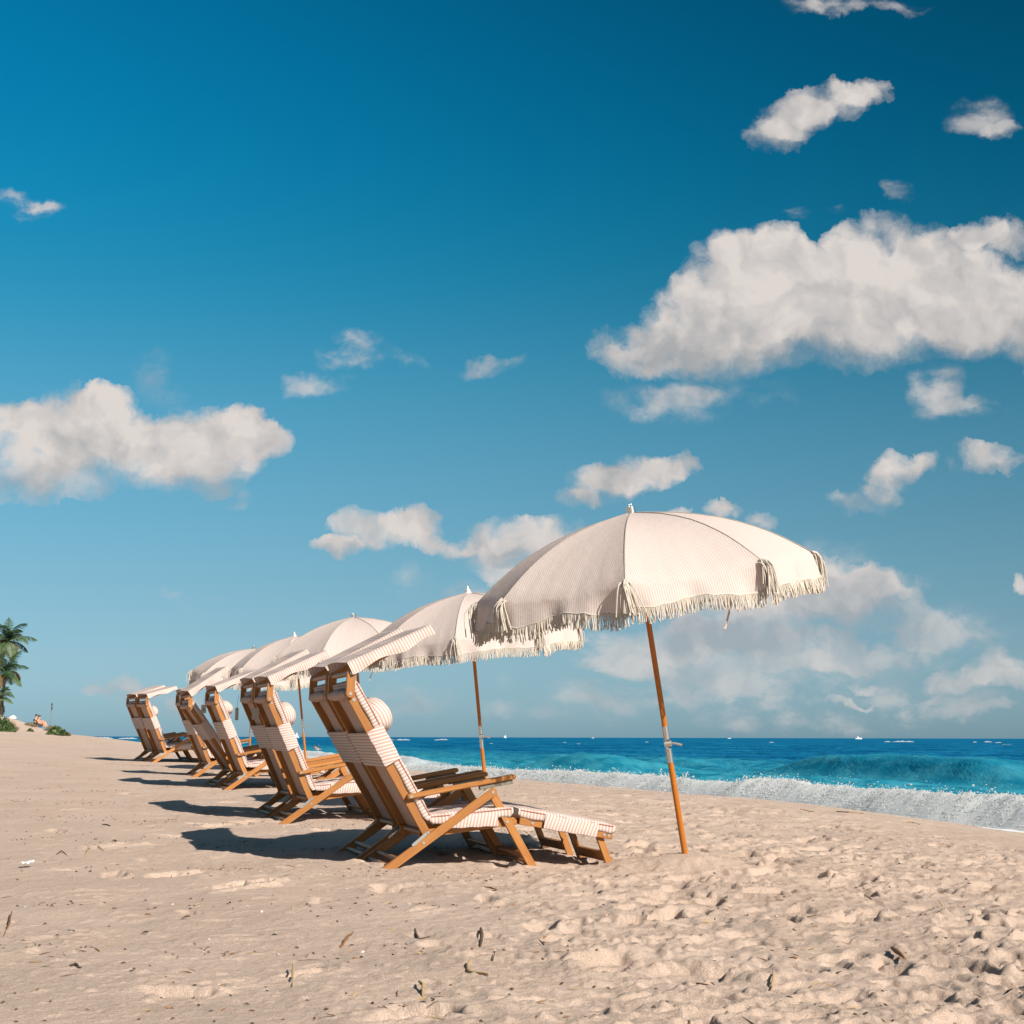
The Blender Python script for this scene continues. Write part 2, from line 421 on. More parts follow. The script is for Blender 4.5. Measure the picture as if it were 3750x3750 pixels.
# ---------------------------------------------------------------- umbrella and chair positions (needed for the mounds)
# apex pixel, base pixel, distance
UMB = [((2312, 1878), (2512, 3130), 8.38), ((1715, 2172), (1788, 2963), 13.3), ((1295, 2262), (1343, 2890), 16.6),
       ((1080, 2332), (1125, 2816), 21.3), ((930, 2378), (914, 2806), 24.3)]
UH = 2.06
UPOS = []
USC = [1.02, 1.0, 1.0, 1.0, 1.04]
for (a, b, Y), us in zip(UMB, USC):
    A = at_depth(a[0], a[1], Y - .17); B = at_depth(b[0], b[1], Y)
    ax = (A - B) / np.linalg.norm(A - B); UPOS.append((A - UH * us * ax, ax, B))
for i, (_o, ax, B) in enumerate(UPOS):
    MOUNDS.append((B[0], B[1], 0.42, 0.0))
for i, (_o, ax, B) in enumerate(UPOS):
    g = float(ground(B[0], B[1])); h = float(np.clip(B[2] - g, 0.02, 0.12))
    if i == 0: h = float(B[2] - g) + 0.01
    MOUNDS[i] = (B[0], B[1], 0.42, h)

# ---------------------------------------------------------------- beach: one sheet of real relief, finer near the walkers' part
def mesh_grid(name, X, Y, Z, attrs=None, wrap=False):
    a, b = X.shape; me = bpy.data.meshes.new(name)
    co = np.stack([X, Y, Z], -1).reshape(-1, 3).astype(np.float32)
    i = np.arange(a * b).reshape(a, b)
    q = np.stack([i[:-1, :-1], i[1:, :-1], i[1:, 1:], i[:-1, 1:]], -1).reshape(-1, 4)[:, ::-1]
    me.vertices.add(len(co)); me.vertices.foreach_set('co', co.ravel())
    me.loops.add(q.size); me.loops.foreach_set('vertex_index', q.ravel().astype(np.int32))
    me.polygons.add(len(q)); me.polygons.foreach_set('loop_start', np.arange(0, q.size, 4, dtype=np.int32))
    me.polygons.foreach_set('loop_total', np.full(len(q), 4, np.int32))
    me.polygons.foreach_set('use_smooth', np.ones(len(q), bool))
    me.update(calc_edges=True)
    for k, A in (attrs or {}).items():
        at = me.attributes.new(k, 'FLOAT', 'POINT'); at.data.foreach_set('value', A.ravel().astype(np.float32))
    return me
def angles(dense, n, coarse):
    d = np.linspace(-dense, dense, n); side = np.linspace(dense, coarse, 26)[1:]
    return np.radians(np.concatenate([-side[::-1], d, side]))
rr = np.concatenate([[0.25, 0.8, 1.4, 2.0], np.exp(np.linspace(math.log(2.6), math.log(3.8), 60)), np.exp(np.linspace(math.log(3.8), math.log(19), 860))[1:], np.exp(np.linspace(math.log(19), math.log(60), 190))[1:], np.exp(np.linspace(math.log(60), math.log(600), 110))[1:]])
th = np.radians(np.concatenate([-np.linspace(40, 180, 18)[::-1], -np.linspace(21, 40, 84)[1:-1][::-1], np.linspace(-21, 21, 505), np.linspace(21, 40, 84)[1:-1], np.linspace(40, 180, 18)]))
RR, TH = np.meshgrid(rr, th, indexing='ij')
GX, GY = RR * np.sin(TH), RR * np.cos(TH)
GZ = ground(GX, GY)
S_, T_ = st(GX, GY)
# the trodden zone: rough on the right and in front, smoother on the left
rough = 0.40 + 0.60 * sm((GX / np.maximum(GY, 1) + 0.10) / 0.22) * sm((S_ + 1) / 2.5)
rough = rough * (1 - 0.8 * sm((T_ - 60) / 60))
fade = np.clip(9.0 / RR, 0.35, 1.0)
und = 0.024 * fbm(GX * 0.9, GY * 0.9, 3, .5, 1) + 0.027 * fbm(GX * 2.6, GY * 2.6, 3, .5, 2)
lump = 0.015 * fbm(GX * 6.5, GY * 6.5, 3, .55, 3)
ridg = (0.25 - np.abs(vn(GX * 3.4, GY * 3.4, 4))) * 0.016 + (0.25 - np.abs(vn(GX * 9, GY * 9, 6))) * 0.008
near = np.clip(1 - (RR - 7) / 34, 0, 1)
grain = (0.0080 * fbm(GX * 15, GY * 15, 4, .62, 8)) * near
crumb = (np.maximum(0, vn(GX * 21, GY * 21, 12) - .17) * .050 + np.maximum(0, vn(GX * 44, GY * 44, 14) - .2) * .026) * near * (0.35 + 1.3 * np.clip(fbm(GX * 1.3, GY * 1.3, 2, .5, 16) + .35, 0, 1))
lev = 1 - .52 * (1 - sm((GX / np.maximum(GY, 1) + 0.22) / 0.26)) * (1 - sm((RR - 9) / 14))      # raked smooth on the left
GD = und * (0.5 + 0.7 * rough) * (.75 + .25 * lev) + (lump + ridg) * rough * lev + grain * (0.35 + .8 * rough) * lev + crumb * (.35 + .65 * rough) * (.3 + .7 * lev)
# footprints and scuffs, pressed in one by one
NF = 6200
fs_ = rng.uniform(-3.0, 8.2, NF); ft_ = 2.5 + 26 * rng.random(NF) ** 1.3
fs_[5400:] = rng.uniform(0.2, 8.0, 800); ft_[5400:] = 2.6 + 14 * rng.random(800)
fx_, fy_ = xy(fs_, ft_)
thd = np.degrees(th)
for i in range(NF):
    x, y = fx_[i], fy_[i]; r0 = math.hypot(x, y); a0 = math.degrees(math.atan2(x, y))
    if abs(a0) > 38 or r0 < 2.8 or r0 > 32: continue
    w = 0.22 + 0.78 * float(sm((x / max(y, 1) + .12) / .24))
    if rng.random() > w: continue
    L = rng.uniform(.045, .125); Wd = L * rng.uniform(.40, .75); dep = L * rng.uniform(.10, .30) * (0.22 + .78 * w)
    if i >= 5400: L = rng.uniform(.11, .17); Wd = L * rng.uniform(.38, .55); dep = L * rng.uniform(.16, .36)
    ang = rng.normal(1.2, .9); ca, sa = math.cos(ang), math.sin(ang)
    ext = L * 2.1
    i0, i1 = np.searchsorted(rr, [r0 - ext, r0 + ext]); da = math.degrees(ext / r0)
    j0, j1 = np.searchsorted(thd, [a0 - da, a0 + da])
    if i1 - i0 < 2 or j1 - j0 < 2: continue
    gx, gy = GX[i0:i1, j0:j1], GY[i0:i1, j0:j1]
    X = gx - x; Y = gy - y
    p = (X * ca + Y * sa) / L; q = (-X * sa + Y * ca) / Wd
    d = np.sqrt(p * p + q * q) + 0.55 * vn(gx * 14, gy * 14, i % 50) + 0.3 * vn(gx * 34, gy * 34, i % 41)
    steep = rng.uniform(.18, .5); inside = 1 - sm((d - (1 - steep)) / steep)
    heel = rng.uniform(-.7, .7); loc_ = GD[i0:i1, j0:j1]
    lvl = float(loc_.mean())
    pit = -dep * (1 + heel * np.clip(p, -1, 1))
    rim = dep * rng.uniform(.10, .45) * np.exp(-((d - 1.15) / .28) ** 2) * np.clip(.6 + .5 * q * rng.choice([-1, 1]), 0, 1.3)
    GD[i0:i1, j0:j1] = loc_ * (1 - .75 * inside) + (lvl + pit) * .75 * inside * 1.0 + rim
# smooth, fresh sand heaped round the poles; level sand where the chairs stand
for (mx, my, r, h) in MOUNDS[:1]:
    d2 = ((GX - mx) ** 2 + (GY - my) ** 2) / r ** 2; GD *= 1 - 0.75 * np.exp(-d2 * 1.2)
GZ = GZ + GD * fade
sand_me = mesh_grid('sand', GX, GY, GZ)
m, T, b = mat('beach_sand')
ob = T.node('ShaderNodeTexCoord').outputs['Object']
n1 = T.noise(ob, 1.1, 4).outputs['Fac']; n2 = T.noise(ob, 60.0, 5, .7).outputs['Fac']; n3 = T.noise(ob, 420.0, 2, .6).outputs['Fac']
col = T.mix(T.ramp(n1, .3, .7), (0.495, 0.370, 0.287), (0.552, 0.416, 0.327))
col = T.mix(T.ramp(n3, .34, .66), T.mix(1.0, col, (0.74, 0.72, 0.70), 'MULTIPLY'), T.mix(1.0, col, (1.20, 1.20, 1.20), 'MULTIPLY'))
spk = T.ramp(n2, .66, .74)
col = T.mix(T.math('MULTIPLY', spk, .45), col, (0.17, 0.11, 0.07))
T.put(b.inputs['Base Color'], col); b.inputs['Roughness'].default_value = 0.95; b.inputs['Specular IOR Level'].default_value = 0.1
bp = T.node('ShaderNodeBump'); bp.inputs['Strength'].default_value = 0.8; bp.inputs['Distance'].default_value = 0.018
hh = T.math('ADD', T.math('MULTIPLY', T.noise(ob, 38.0, 6, .68).outputs['Fac'], 1.0), T.math('MULTIPLY', n3, .35))
T.put(bp.inputs['Height'], hh); T.put(b.inputs['Normal'], bp.outputs[0])
M_SAND = m
sand_me.materials.append(m)
sand = tag(link('sand', sand_me), kind='structure')
def gz(x, y):
    """height of the finished sand, read from the sheet"""
    r = math.hypot(x, y); a = math.atan2(x, y)
    i = int(np.clip(np.searchsorted(rr, r), 1, len(rr) - 1)); j = int(np.clip(np.searchsorted(th, a), 1, len(th) - 1))
    fr = (r - rr[i - 1]) / (rr[i] - rr[i - 1]); fa = (a - th[j - 1]) / (th[j] - th[j - 1])
    return float((GZ[i - 1, j - 1] * (1 - fa) + GZ[i - 1, j] * fa) * (1 - fr) + (GZ[i, j - 1] * (1 - fa) + GZ[i, j] * fa) * fr)

# ---------------------------------------------------------------- sea
rs = np.concatenate([np.exp(np.linspace(math.log(13), math.log(130), 430)), np.exp(np.linspace(math.log(130), math.log(20000), 250))[1:]])
ths = angles(21, 360, 89)
RS, TS = np.meshgrid(rs, ths, indexing='ij')
SX, SY = RS * np.sin(TS), RS * np.cos(TS)
Ss, St = st(SX, SY)
off = sm((Ss - 26) / 14)
farf = np.clip(1 - (RS - 150) / 900, 0, 1)
SZ = np.full_like(SX, SEA)
wr = Ss + 2.2 * fbm(St * 0.045, Ss * 0.03, 2, .5, 20)
swell = 0.22 * np.sin(2 * np.pi * wr / 15.0) + 0.10 * np.sin(2 * np.pi * wr / 7.3 + 1.0 + 2 * vn(St * .05, Ss * .05, 22))
SZ += off * farf * swell * (0.6 + 0.8 * fbm(St * .03, Ss * .02, 2, .5, 21))
calm = np.ones_like(SX)
for (s0, t0, t1) in ((42, 50, 84), (33, 74, 100)): calm -= .8 * np.exp(-((Ss - s0 + 1) / 3.0) ** 2) * sm((St - t0) / 6) * sm((t1 - St) / 6)
chop = 0.24 * fbm(Ss * .55, St * .20, 4, .55, 23) + 0.10 * fbm(Ss * 1.6, St * .8, 3, .6, 24)
SZ += (0.25 + 0.75 * sm((Ss - 20) / 12)) * calm * chop * np.clip(1.25 - RS / 500, 0, 1)
# breaking swells parallel to the shore: (s of the crest, t range, height, face length)
BREAK = [(42.0, 52, 82, 1.15, 2.2), (33.0, 76, 98, .85, 2.6), (50, 35, 58, .8, 3.0), (44.0, 92, 130, .55, 3.0)]
shade = np.zeros_like(SX)
for (s0, t0, t1, h, Lf) in BREAK:
    sc = s0 + 1.2 * vn(St * .06, St * 0 + s0, 30)
    env = sm((St - t0) / 9) * sm((t1 - St) / 9)
    d = Ss - sc
    prof = np.where(d < 0, np.exp(-(d / (Lf * .62)) ** 2), np.exp(-(d / (Lf * 1.9)) ** 2))
    SZ += env * h * prof * (1 + .25 * vn(St * .3, Ss * .3, 31))
foam = np.zeros_like(SX)
back = Ss - (25.0 + 2.0 * vn(St * .08, St * 0, 41))
foam += .75 * np.exp(-np.maximum(back, 0) / 1.9) * (Ss > 17)
foam += .30 * np.exp(-((Ss - 29.5) / 2.4) ** 2) * sm((St - 86) / 10)
foam += .8 * np.exp(-((Ss - 31.0 - 1.5 * vn(St * .09, 0 * St, 43)) / 2.2) ** 2) * sm((St - 108) / 14)
foam += .62 * sm((22.0 - Ss) / 4)
foam += .30 * np.exp(-((Ss - 27.0) / 2.2) ** 2) * sm((St - 30) / 8)
foam += 1.2 * sm((SEA + 0.35 - SZ * 0 - SEA - .35) * 0)
sea_me = mesh_grid('sea', SX, SY, SZ, {'foam': np.clip(foam, 0, 1.2), 'shoal': np.clip(1 - (Ss - 20) / 70, 0, 1)})
m, T, b = mat('sea_water')
ob = T.node('ShaderNodeTexCoord').outputs['Object']
fa = T.node('ShaderNodeAttribute', attribute_name='foam').outputs['Fac']
sh = T.node('ShaderNodeAttribute', attribute_name='shoal').outputs['Fac']
ox, oy, oz = T.xyz(ob)
S2 = T.math('ADD', T.math('MULTIPLY', ox, .95), T.math('MULTIPLY', oy, .313)); T2 = T.math('ADD', T.math('MULTIPLY', ox, -.313), T.math('MULTIPLY', oy, .95))
SV = T.comb(S2, T.math('MULTIPLY', T2, .38), oz)
pat = T.noise(SV, .10, 6, .62).outputs['Fac']
pat2 = T.noise(SV, .9, 4, .6).outputs['Fac']
deep = T.mix(T.ramp(pat, .36, .66), (0.003, 0.086, 0.185), (0.010, 0.150, 0.275))
near_ = T.mix(T.ramp(pat2, .35, .65), (0.010, 0.175, 0.255), (0.045, 0.275, 0.335))
wcol = T.mix(T.ramp(sh, .15, .95), deep, near_)
fn = T.noise(T.comb(S2, T.math('MULTIPLY', T2, .55), 0.0), 1.5, 7, .66, .5).outputs['Fac']
fm = T.ramp(T.math('ADD', fn, T.math('MULTIPLY', T.math('SUBTRACT', fa, .5), .9)), .50, .66)
fm = T.math('MULTIPLY', fm, T.ramp(fa, .02, .25))
T.put(b.inputs['Base Color'], T.mix(fm, wcol, (0.62, 0.63, 0.62)))
T.put(b.inputs['Roughness'], T.ramp(fm, 0, 1, .22, .85, False)); b.inputs['IOR'].default_value = 1.33
b.inputs['Specular IOR Level'].default_value = 0.0
bp = T.node('ShaderNodeBump'); bp.inputs['Strength'].default_value = 1.0; bp.inputs['Distance'].default_value = 0.75
hb = T.math('ADD', T.noise(T.comb(S2, T.math('MULTIPLY', T2, .45), 0.0), .55, 7, .62, .3).outputs['Fac'], T.math('MULTIPLY', T.noise(SV, .07, 4, .6).outputs['Fac'], 3.0))
hb = T.math('MULTIPLY', hb, T.ramp(sh, .25, .9, 1.0, .22))
T.put(bp.inputs['Height'], hb); T.put(b.inputs['Normal'], bp.outputs[0])
sea_me.materials.append(m)
sea = tag(link('sea', sea_me), kind='structure')

# ---------------------------------------------------------------- the bore of white water along the shore
M_FOAM, T, b = mat('white_water')
ob = T.node('ShaderNodeTexCoord').outputs['Object']
fnz = T.noise(ob, 2.4, 6, .65).outputs['Fac']
fat = T.node('ShaderNodeAttribute', attribute_name='thin').outputs['Fac']
T.put(b.inputs['Base Color'], T.mix(T.ramp(T.math('ADD', fnz, T.math('MULTIPLY', fat, -.45)), .02, .30), (0.07, 0.26, 0.32), T.mix(T.ramp(T.noise(ob, 3.2, 8, .68, .4).outputs['Fac'], .36, .62), (.78, .80, .80), (0.90, 0.885, 0.86))))
b.inputs['Roughness'].default_value = .9; b.inputs['Specular IOR Level'].default_value = .1
bp = T.node('ShaderNodeBump'); bp.inputs['Strength'].default_value = .6; bp.inputs['Distance'].default_value = .05
T.put(bp.inputs['Height'], T.noise(ob, 16.0, 7, .72).outputs['Fac']); T.put(b.inputs['Normal'], bp.outputs[0])
tr_ = T.node('ShaderNodeBsdfTranslucent'); tr_.inputs[0].default_value = (.86, .85, .83, 1)
mx_ = T.node('ShaderNodeMixShader'); mx_.inputs[0].default_value = .66
T.l.new(b.outputs[0], mx_.inputs[1]); T.l.new(tr_.outputs[0], mx_.inputs[2]); T.l.new(mx_.outputs[0], T.n['Material Output'].inputs[0])
BORES = []
def bore(name, s_front, t0, t1, h, width, nt, ns, seed, amp=1.0, growth=1.0):
    tt = t0 + (t1 - t0) * np.linspace(0, 1, nt) ** growth; ss = np.linspace(-.4, width, ns)
    SS, TT = np.meshgrid(ss, tt, indexing='ij')
    front = s_front + 1.6 * fbm(TT * .07, TT * 0, 2, .5, seed) + .5 * vn(TT * .5, TT * 0, seed + 1)
    hgt = h * (0.94 + .34 * fbm(TT * .11, TT * 0 + 3, 2, .5, seed + 2)) * (1 + .22 * np.exp(-((TT - 42.3) / 1.8) ** 2))
    hgt = hgt * (1 - .42 * sm((TT - 52) / 40) * (t0 < 20))
    u = SS / width
    prof = sm(SS / 1.3) * (np.exp(-np.maximum(SS - 1.5, 0) / (width * .34)))
    billow_ = np.abs(fbm(SS * .9, TT * .33, 2, .5, seed + 3)) * .10 + np.abs(fbm(SS * 2.3, TT * 2.0, 2, .5, seed + 4)) * .20 + np.abs(fbm(SS * 6, TT * 6, 2, .6, seed + 8)) * .16
    spike = np.clip(fbm(SS * 9, TT * 7, 3, .6, seed + 6) - .36, 0, 1) * .7
    Z = SEA - .06 + hgt * prof * (.80 + .9 * amp * billow_ + .0 * spike)
    # overhang and tumbling of the front
    Sx = SS + front - .35 * prof * vn(TT * 1.3, SS * 1.3, seed + 5) - .12 * prof * fbm(TT * 4.1, SS * 4.1, 2, .6, seed + 7)
    env = sm((TT - t0) / 4) * sm((t1 - TT) / 6)
    Z = (SEA - .10) * (1 - env) + Z * env
    X, Y = xy(Sx, TT)
    thin = np.clip(u * 1.5 - .45 + .3 * fbm(SS * .9, TT * .5, 2, .5, seed + 9), 0, 1)
    me = mesh_grid(name, X, Y, Z, {'thin': thin}); me.materials.append(M_FOAM); BORES.append((X, Y, Z, SS, TT)); return me
tag(link('breaking_surf', bore('breaking_surf', 21.2, 14, 170, .76, 6.6, 1250, 74, 50, 1.0, 1.35)), kind='stuff')
tag(link('breaking_surf', bore('breaking_surf', 28.5, 108, 300, .62, 5.0, 700, 36, 70)), kind='stuff')
tag(link('breaking_surf', bore('breaking_surf', 21.5, 160, 560, .75, 6.0, 700, 30, 90)), kind='stuff')
# tumbling clots of foam heaped on the bore, too many to count
ICO = np.array([(1, 0, 0), (-1, 0, 0), (0, 1, 0), (0, -1, 0), (0, 0, 1), (0, 0, -1)], float)
ICF = np.array([(0, 2, 4), (2, 1, 4), (1, 3, 4), (3, 0, 4), (2, 0, 5), (1, 2, 5), (3, 1, 5), (0, 3, 5)])
BX, BY, BZ, BS, BT = BORES[0]; rf = np.random.default_rng(77)
VV, FF = [], []
patch = fbm(BT[0] * .9, BT[0] * 0 + 5, 3, .6, 120)
for k in range(36000):
    j = int(BX.shape[1] * rf.random() ** 1.25 * .86) + 20
    if j >= BX.shape[1]: continue
    i = int(np.clip(rf.normal(12, 7), 0, BX.shape[0] - 1)) if rf.random() < .8 else rf.integers(0, 50)
    t = BT[i, j]; sz = rf.uniform(.008, .026) * (.70 + t / 80) * (1 + .35 * patch[j])
    c = np.array([BX[i, j], BY[i, j], BZ[i, j] + sz * rf.uniform(-.2, .7) + (  .12 * rf.random() ** 7 * (1 + 2 * max(0, patch[j])) if 8 < i < 26 else 0)])
    q = rf.normal(size=(3, 3)); q, _ = np.linalg.qr(q)
    FF.append(ICF + 6 * len(VV)); VV.append(c + (ICO * (1 + .35 * rf.normal(size=(6, 1)))) @ q * (sz * np.array([1, 1, .75])))
VV = np.concatenate(VV); FF = np.concatenate(FF)
fme = bpy.data.meshes.new('surf_foam'); fme.vertices.add(len(VV)); fme.vertices.foreach_set('co', VV.astype(np.float32).ravel())
fme.loops.add(FF.size); fme.loops.foreach_set('vertex_index', FF.astype(np.int32).ravel()); fme.polygons.add(len(FF))
fme.polygons.foreach_set('loop_start', np.arange(0, FF.size, 3, dtype=np.int32)); fme.polygons.foreach_set('loop_total', np.full(len(FF), 3, np.int32))
fme.polygons.foreach_set('use_smooth', np.ones(len(FF), bool)); fme.update(calc_edges=True); M_CLOT = M_FOAM.copy(); M_CLOT.name = 'foam_clot'
for nd in M_CLOT.node_tree.nodes:
    if nd.type == 'MIX_SHADER': nd.inputs[0].default_value = .78
fme.materials.append(M_CLOT)
tag(link('surf_foam', fme), kind='stuff')
# spray thrown up by the bore
mb = MB()
for k in range(420):
    t = 22 + 40 * rng.random() ** 1.4; c = [29.4, 41.6, 42.6, 42.4, 38.0, 33.0][rng.integers(6)] + rng.normal(0, .7) if rng.random() < .7 else t
    s = 22.3 + rng.normal(0, .4); x, y = xy(s, c); z = SEA + .62 + abs(rng.normal(0, .17)); r = rng.uniform(.003, .010)
    mb.add([(x - r, y, z), (x, y - r, z - r), (x + r, y, z), (x, y, z + r * 1.5)], [[0, 1, 3], [1, 2, 3], [0, 3, 2], [0, 2, 1]], [[(0, 0)] * 3] * 4)
tag(mb.build('spray', M_FOAM, smooth=0), kind='stuff')
# whitecaps far out on the reef
mb = MB()
for (u, v, wpx, hpx) in [(q[0], q[1] + 1, q[2] * 1.15, q[3] * .55) for q in [(1478, 2709, 44, 8), (1440, 2709, 14, 4), (1600, 2709, 14, 5), (1622, 2708, 36, 8), (1800, 2721, 16, 4), (2070, 2716, 12, 3), (2120, 2721, 14, 3),
                         (3252, 2711, 20, 5), (3310, 2711, 68, 8), (3572, 2712, 14, 5), (3620, 2711, 26, 6), (3658, 2713, 22, 4), (3690, 2719, 40, 2), (2828, 2714, 16, 4),
                         (380, 2706, 60, 10), (470, 2707, 60, 9), (2370, 2714, 12, 3), (2445, 2716, 26, 3), (3240, 2783, 20, 4)]]:
    d = ray(u, v + 1); k = (SEA + .1 - CZ) / d[2]; c = np.array([0, 0, CZ]) + d * k; wm = wpx / F * c[1]; hm = hpx / F * c[1]
    n = 15; P = np.zeros((5, n, 3))
    for j in range(n):
        e = math.sin(math.pi * (j + .3) / (n - .4)) ** .6 * (0.55 + .75 * rng.random())
        for i, (oy, oz) in enumerate([(-1.2, -.5), (-.5, .55), (0, 1.0), (.7, .6), (1.4, -.5)]):
            P[i, j] = (c[0] + wm * (j / (n - 1) - .5), c[1] + oy * hm * (1 + .3 * rng.random()), SEA + hm * oz * e)
    mb.grid(P, lambda i, j: (0, 0), flip=True)
tag(mb.build('whitecaps', M_FOAM, smooth=60), kind='stuff')

# ---------------------------------------------------------------- folding beach chairs
CW = 0.60
def loft(mb, stations, section, caps=True, mi=0, vscale=1.0):
    """section (y, off) carried along stations ((x,z), (nx,nz), u[, widen])"""
    m = len(section); vs = []; us = []
    per = [0.0]
    for k in range(m): per.append(per[-1] + math.dist(section[k], section[(k + 1) % m]))
    for s_ in stations:
        P, n, u = s_[:3]; f = s_[3] if len(s_) > 3 else None
        for (y, o) in section:
            if f: y, o = f(y, o)
            vs.append((P[0] + n[0] * o, y, P[1] + n[1] * o))
        us.append(u)
    fs, uv = [], []
    for i in range(len(stations) - 1):
        for k in range(m):
            q = (k + 1) % m
            fs.append([i * m + k, (i + 1) * m + k, (i + 1) * m + q, i * m + q]); uv.append([(us[i], per[k]), (us[i + 1], per[k]), (us[i + 1], per[k + 1]), (us[i], per[k + 1])])
    if caps:
        e = len(stations) - 1
        fs.append([k for k in range(m)]); uv.append([(us[0] + section[k][1], section[k][0]) for k in range(m)])
        fs.append([e * m + k for k in range(m)][::-1]); uv.append([(us[-1] + section[k][1], section[k][0]) for k in range(m)][::-1])
    mb.add(vs, fs, uv, mi); return mb
def rrect(y0, y1, o0, o1, r, n=4, crown=0.0, ny=7):
    """rounded rectangle, counter-clockwise seen along the length"""
    pts = []
    def arc(cy, co, a0):
        for i in range(n + 1):
            a = a0 + math.pi / 2 * i / n; pts.append((cy + r * math.cos(a), co + r * math.sin(a)))
    arc(y1 - r, o0 + r, -math.pi / 2); arc(y1 - r, o1 - r, 0)
    for i in range(1, ny):
        f = i / ny; pts.append((y1 - r + (y0 - y1 + 2 * r) * f, o1 + crown * math.sin(math.pi * f)))
    arc(y0 + r, o1 - r, math.pi / 2); arc(y0 + r, o0 + r, math.pi)
    return pts
def line_stations(p0, p1, n, puff=0.0, u0=0.0, seams=()):
    p0, p1 = np.array(p0), np.array(p1); L = np.linalg.norm(p1 - p0); d = (p1 - p0) / L; nr = np.array([-d[1], d[0]])
    out = []
    for i in range(n):
        f = i / (n - 1)
        def w(y, o, f=f):
            e = min(f, 1 - f) * L; sh = 1.0
            if e < .018: sh = .62 + .38 * math.sqrt(max(0, 1 - (1 - e / .018) ** 2))
            mid = .048
            return y + .004 * math.sin(f * 23 + y * 4), mid + (o - mid) * sh + puff * math.sin(f * math.pi) * (1 if o > mid else 0) + .0022 * math.sin(f * 31 + y * 9)
        out.append((p0 + d * (L * f), nr, u0 + L * f, w))
    return out, d, nr, L

def screw(parent, x, z, y, r=.0085, side=-1):
    mb = MB(); n = 10
    for (ra, dep, mi) in ((r, .0035, 0), (r * .45, .0042, 1)):
        vs = [(x + ra * math.cos(2 * math.pi * k / n), y + side * dep, z + ra * math.sin(2 * math.pi * k / n)) for k in range(n)] + \
             [(x + ra * 1.25 * math.cos(2 * math.pi * k / n), y - side * .001, z + ra * 1.25 * math.sin(2 * math.pi * k / n)) for k in range(n)]
        f = [list(range(n)) if side < 0 else list(range(n))[::-1]]
        for k in range(n):
            q = (k + 1) % n; f.append([k, n + k, n + q, q] if side < 0 else [k, q, n + q, n + k])
        mb.add(vs, f, [[(0, 0)] * len(a) for a in f], mi)
    mb.build('screw', [M_STEEL, M_SEAM], parent, smooth=40)

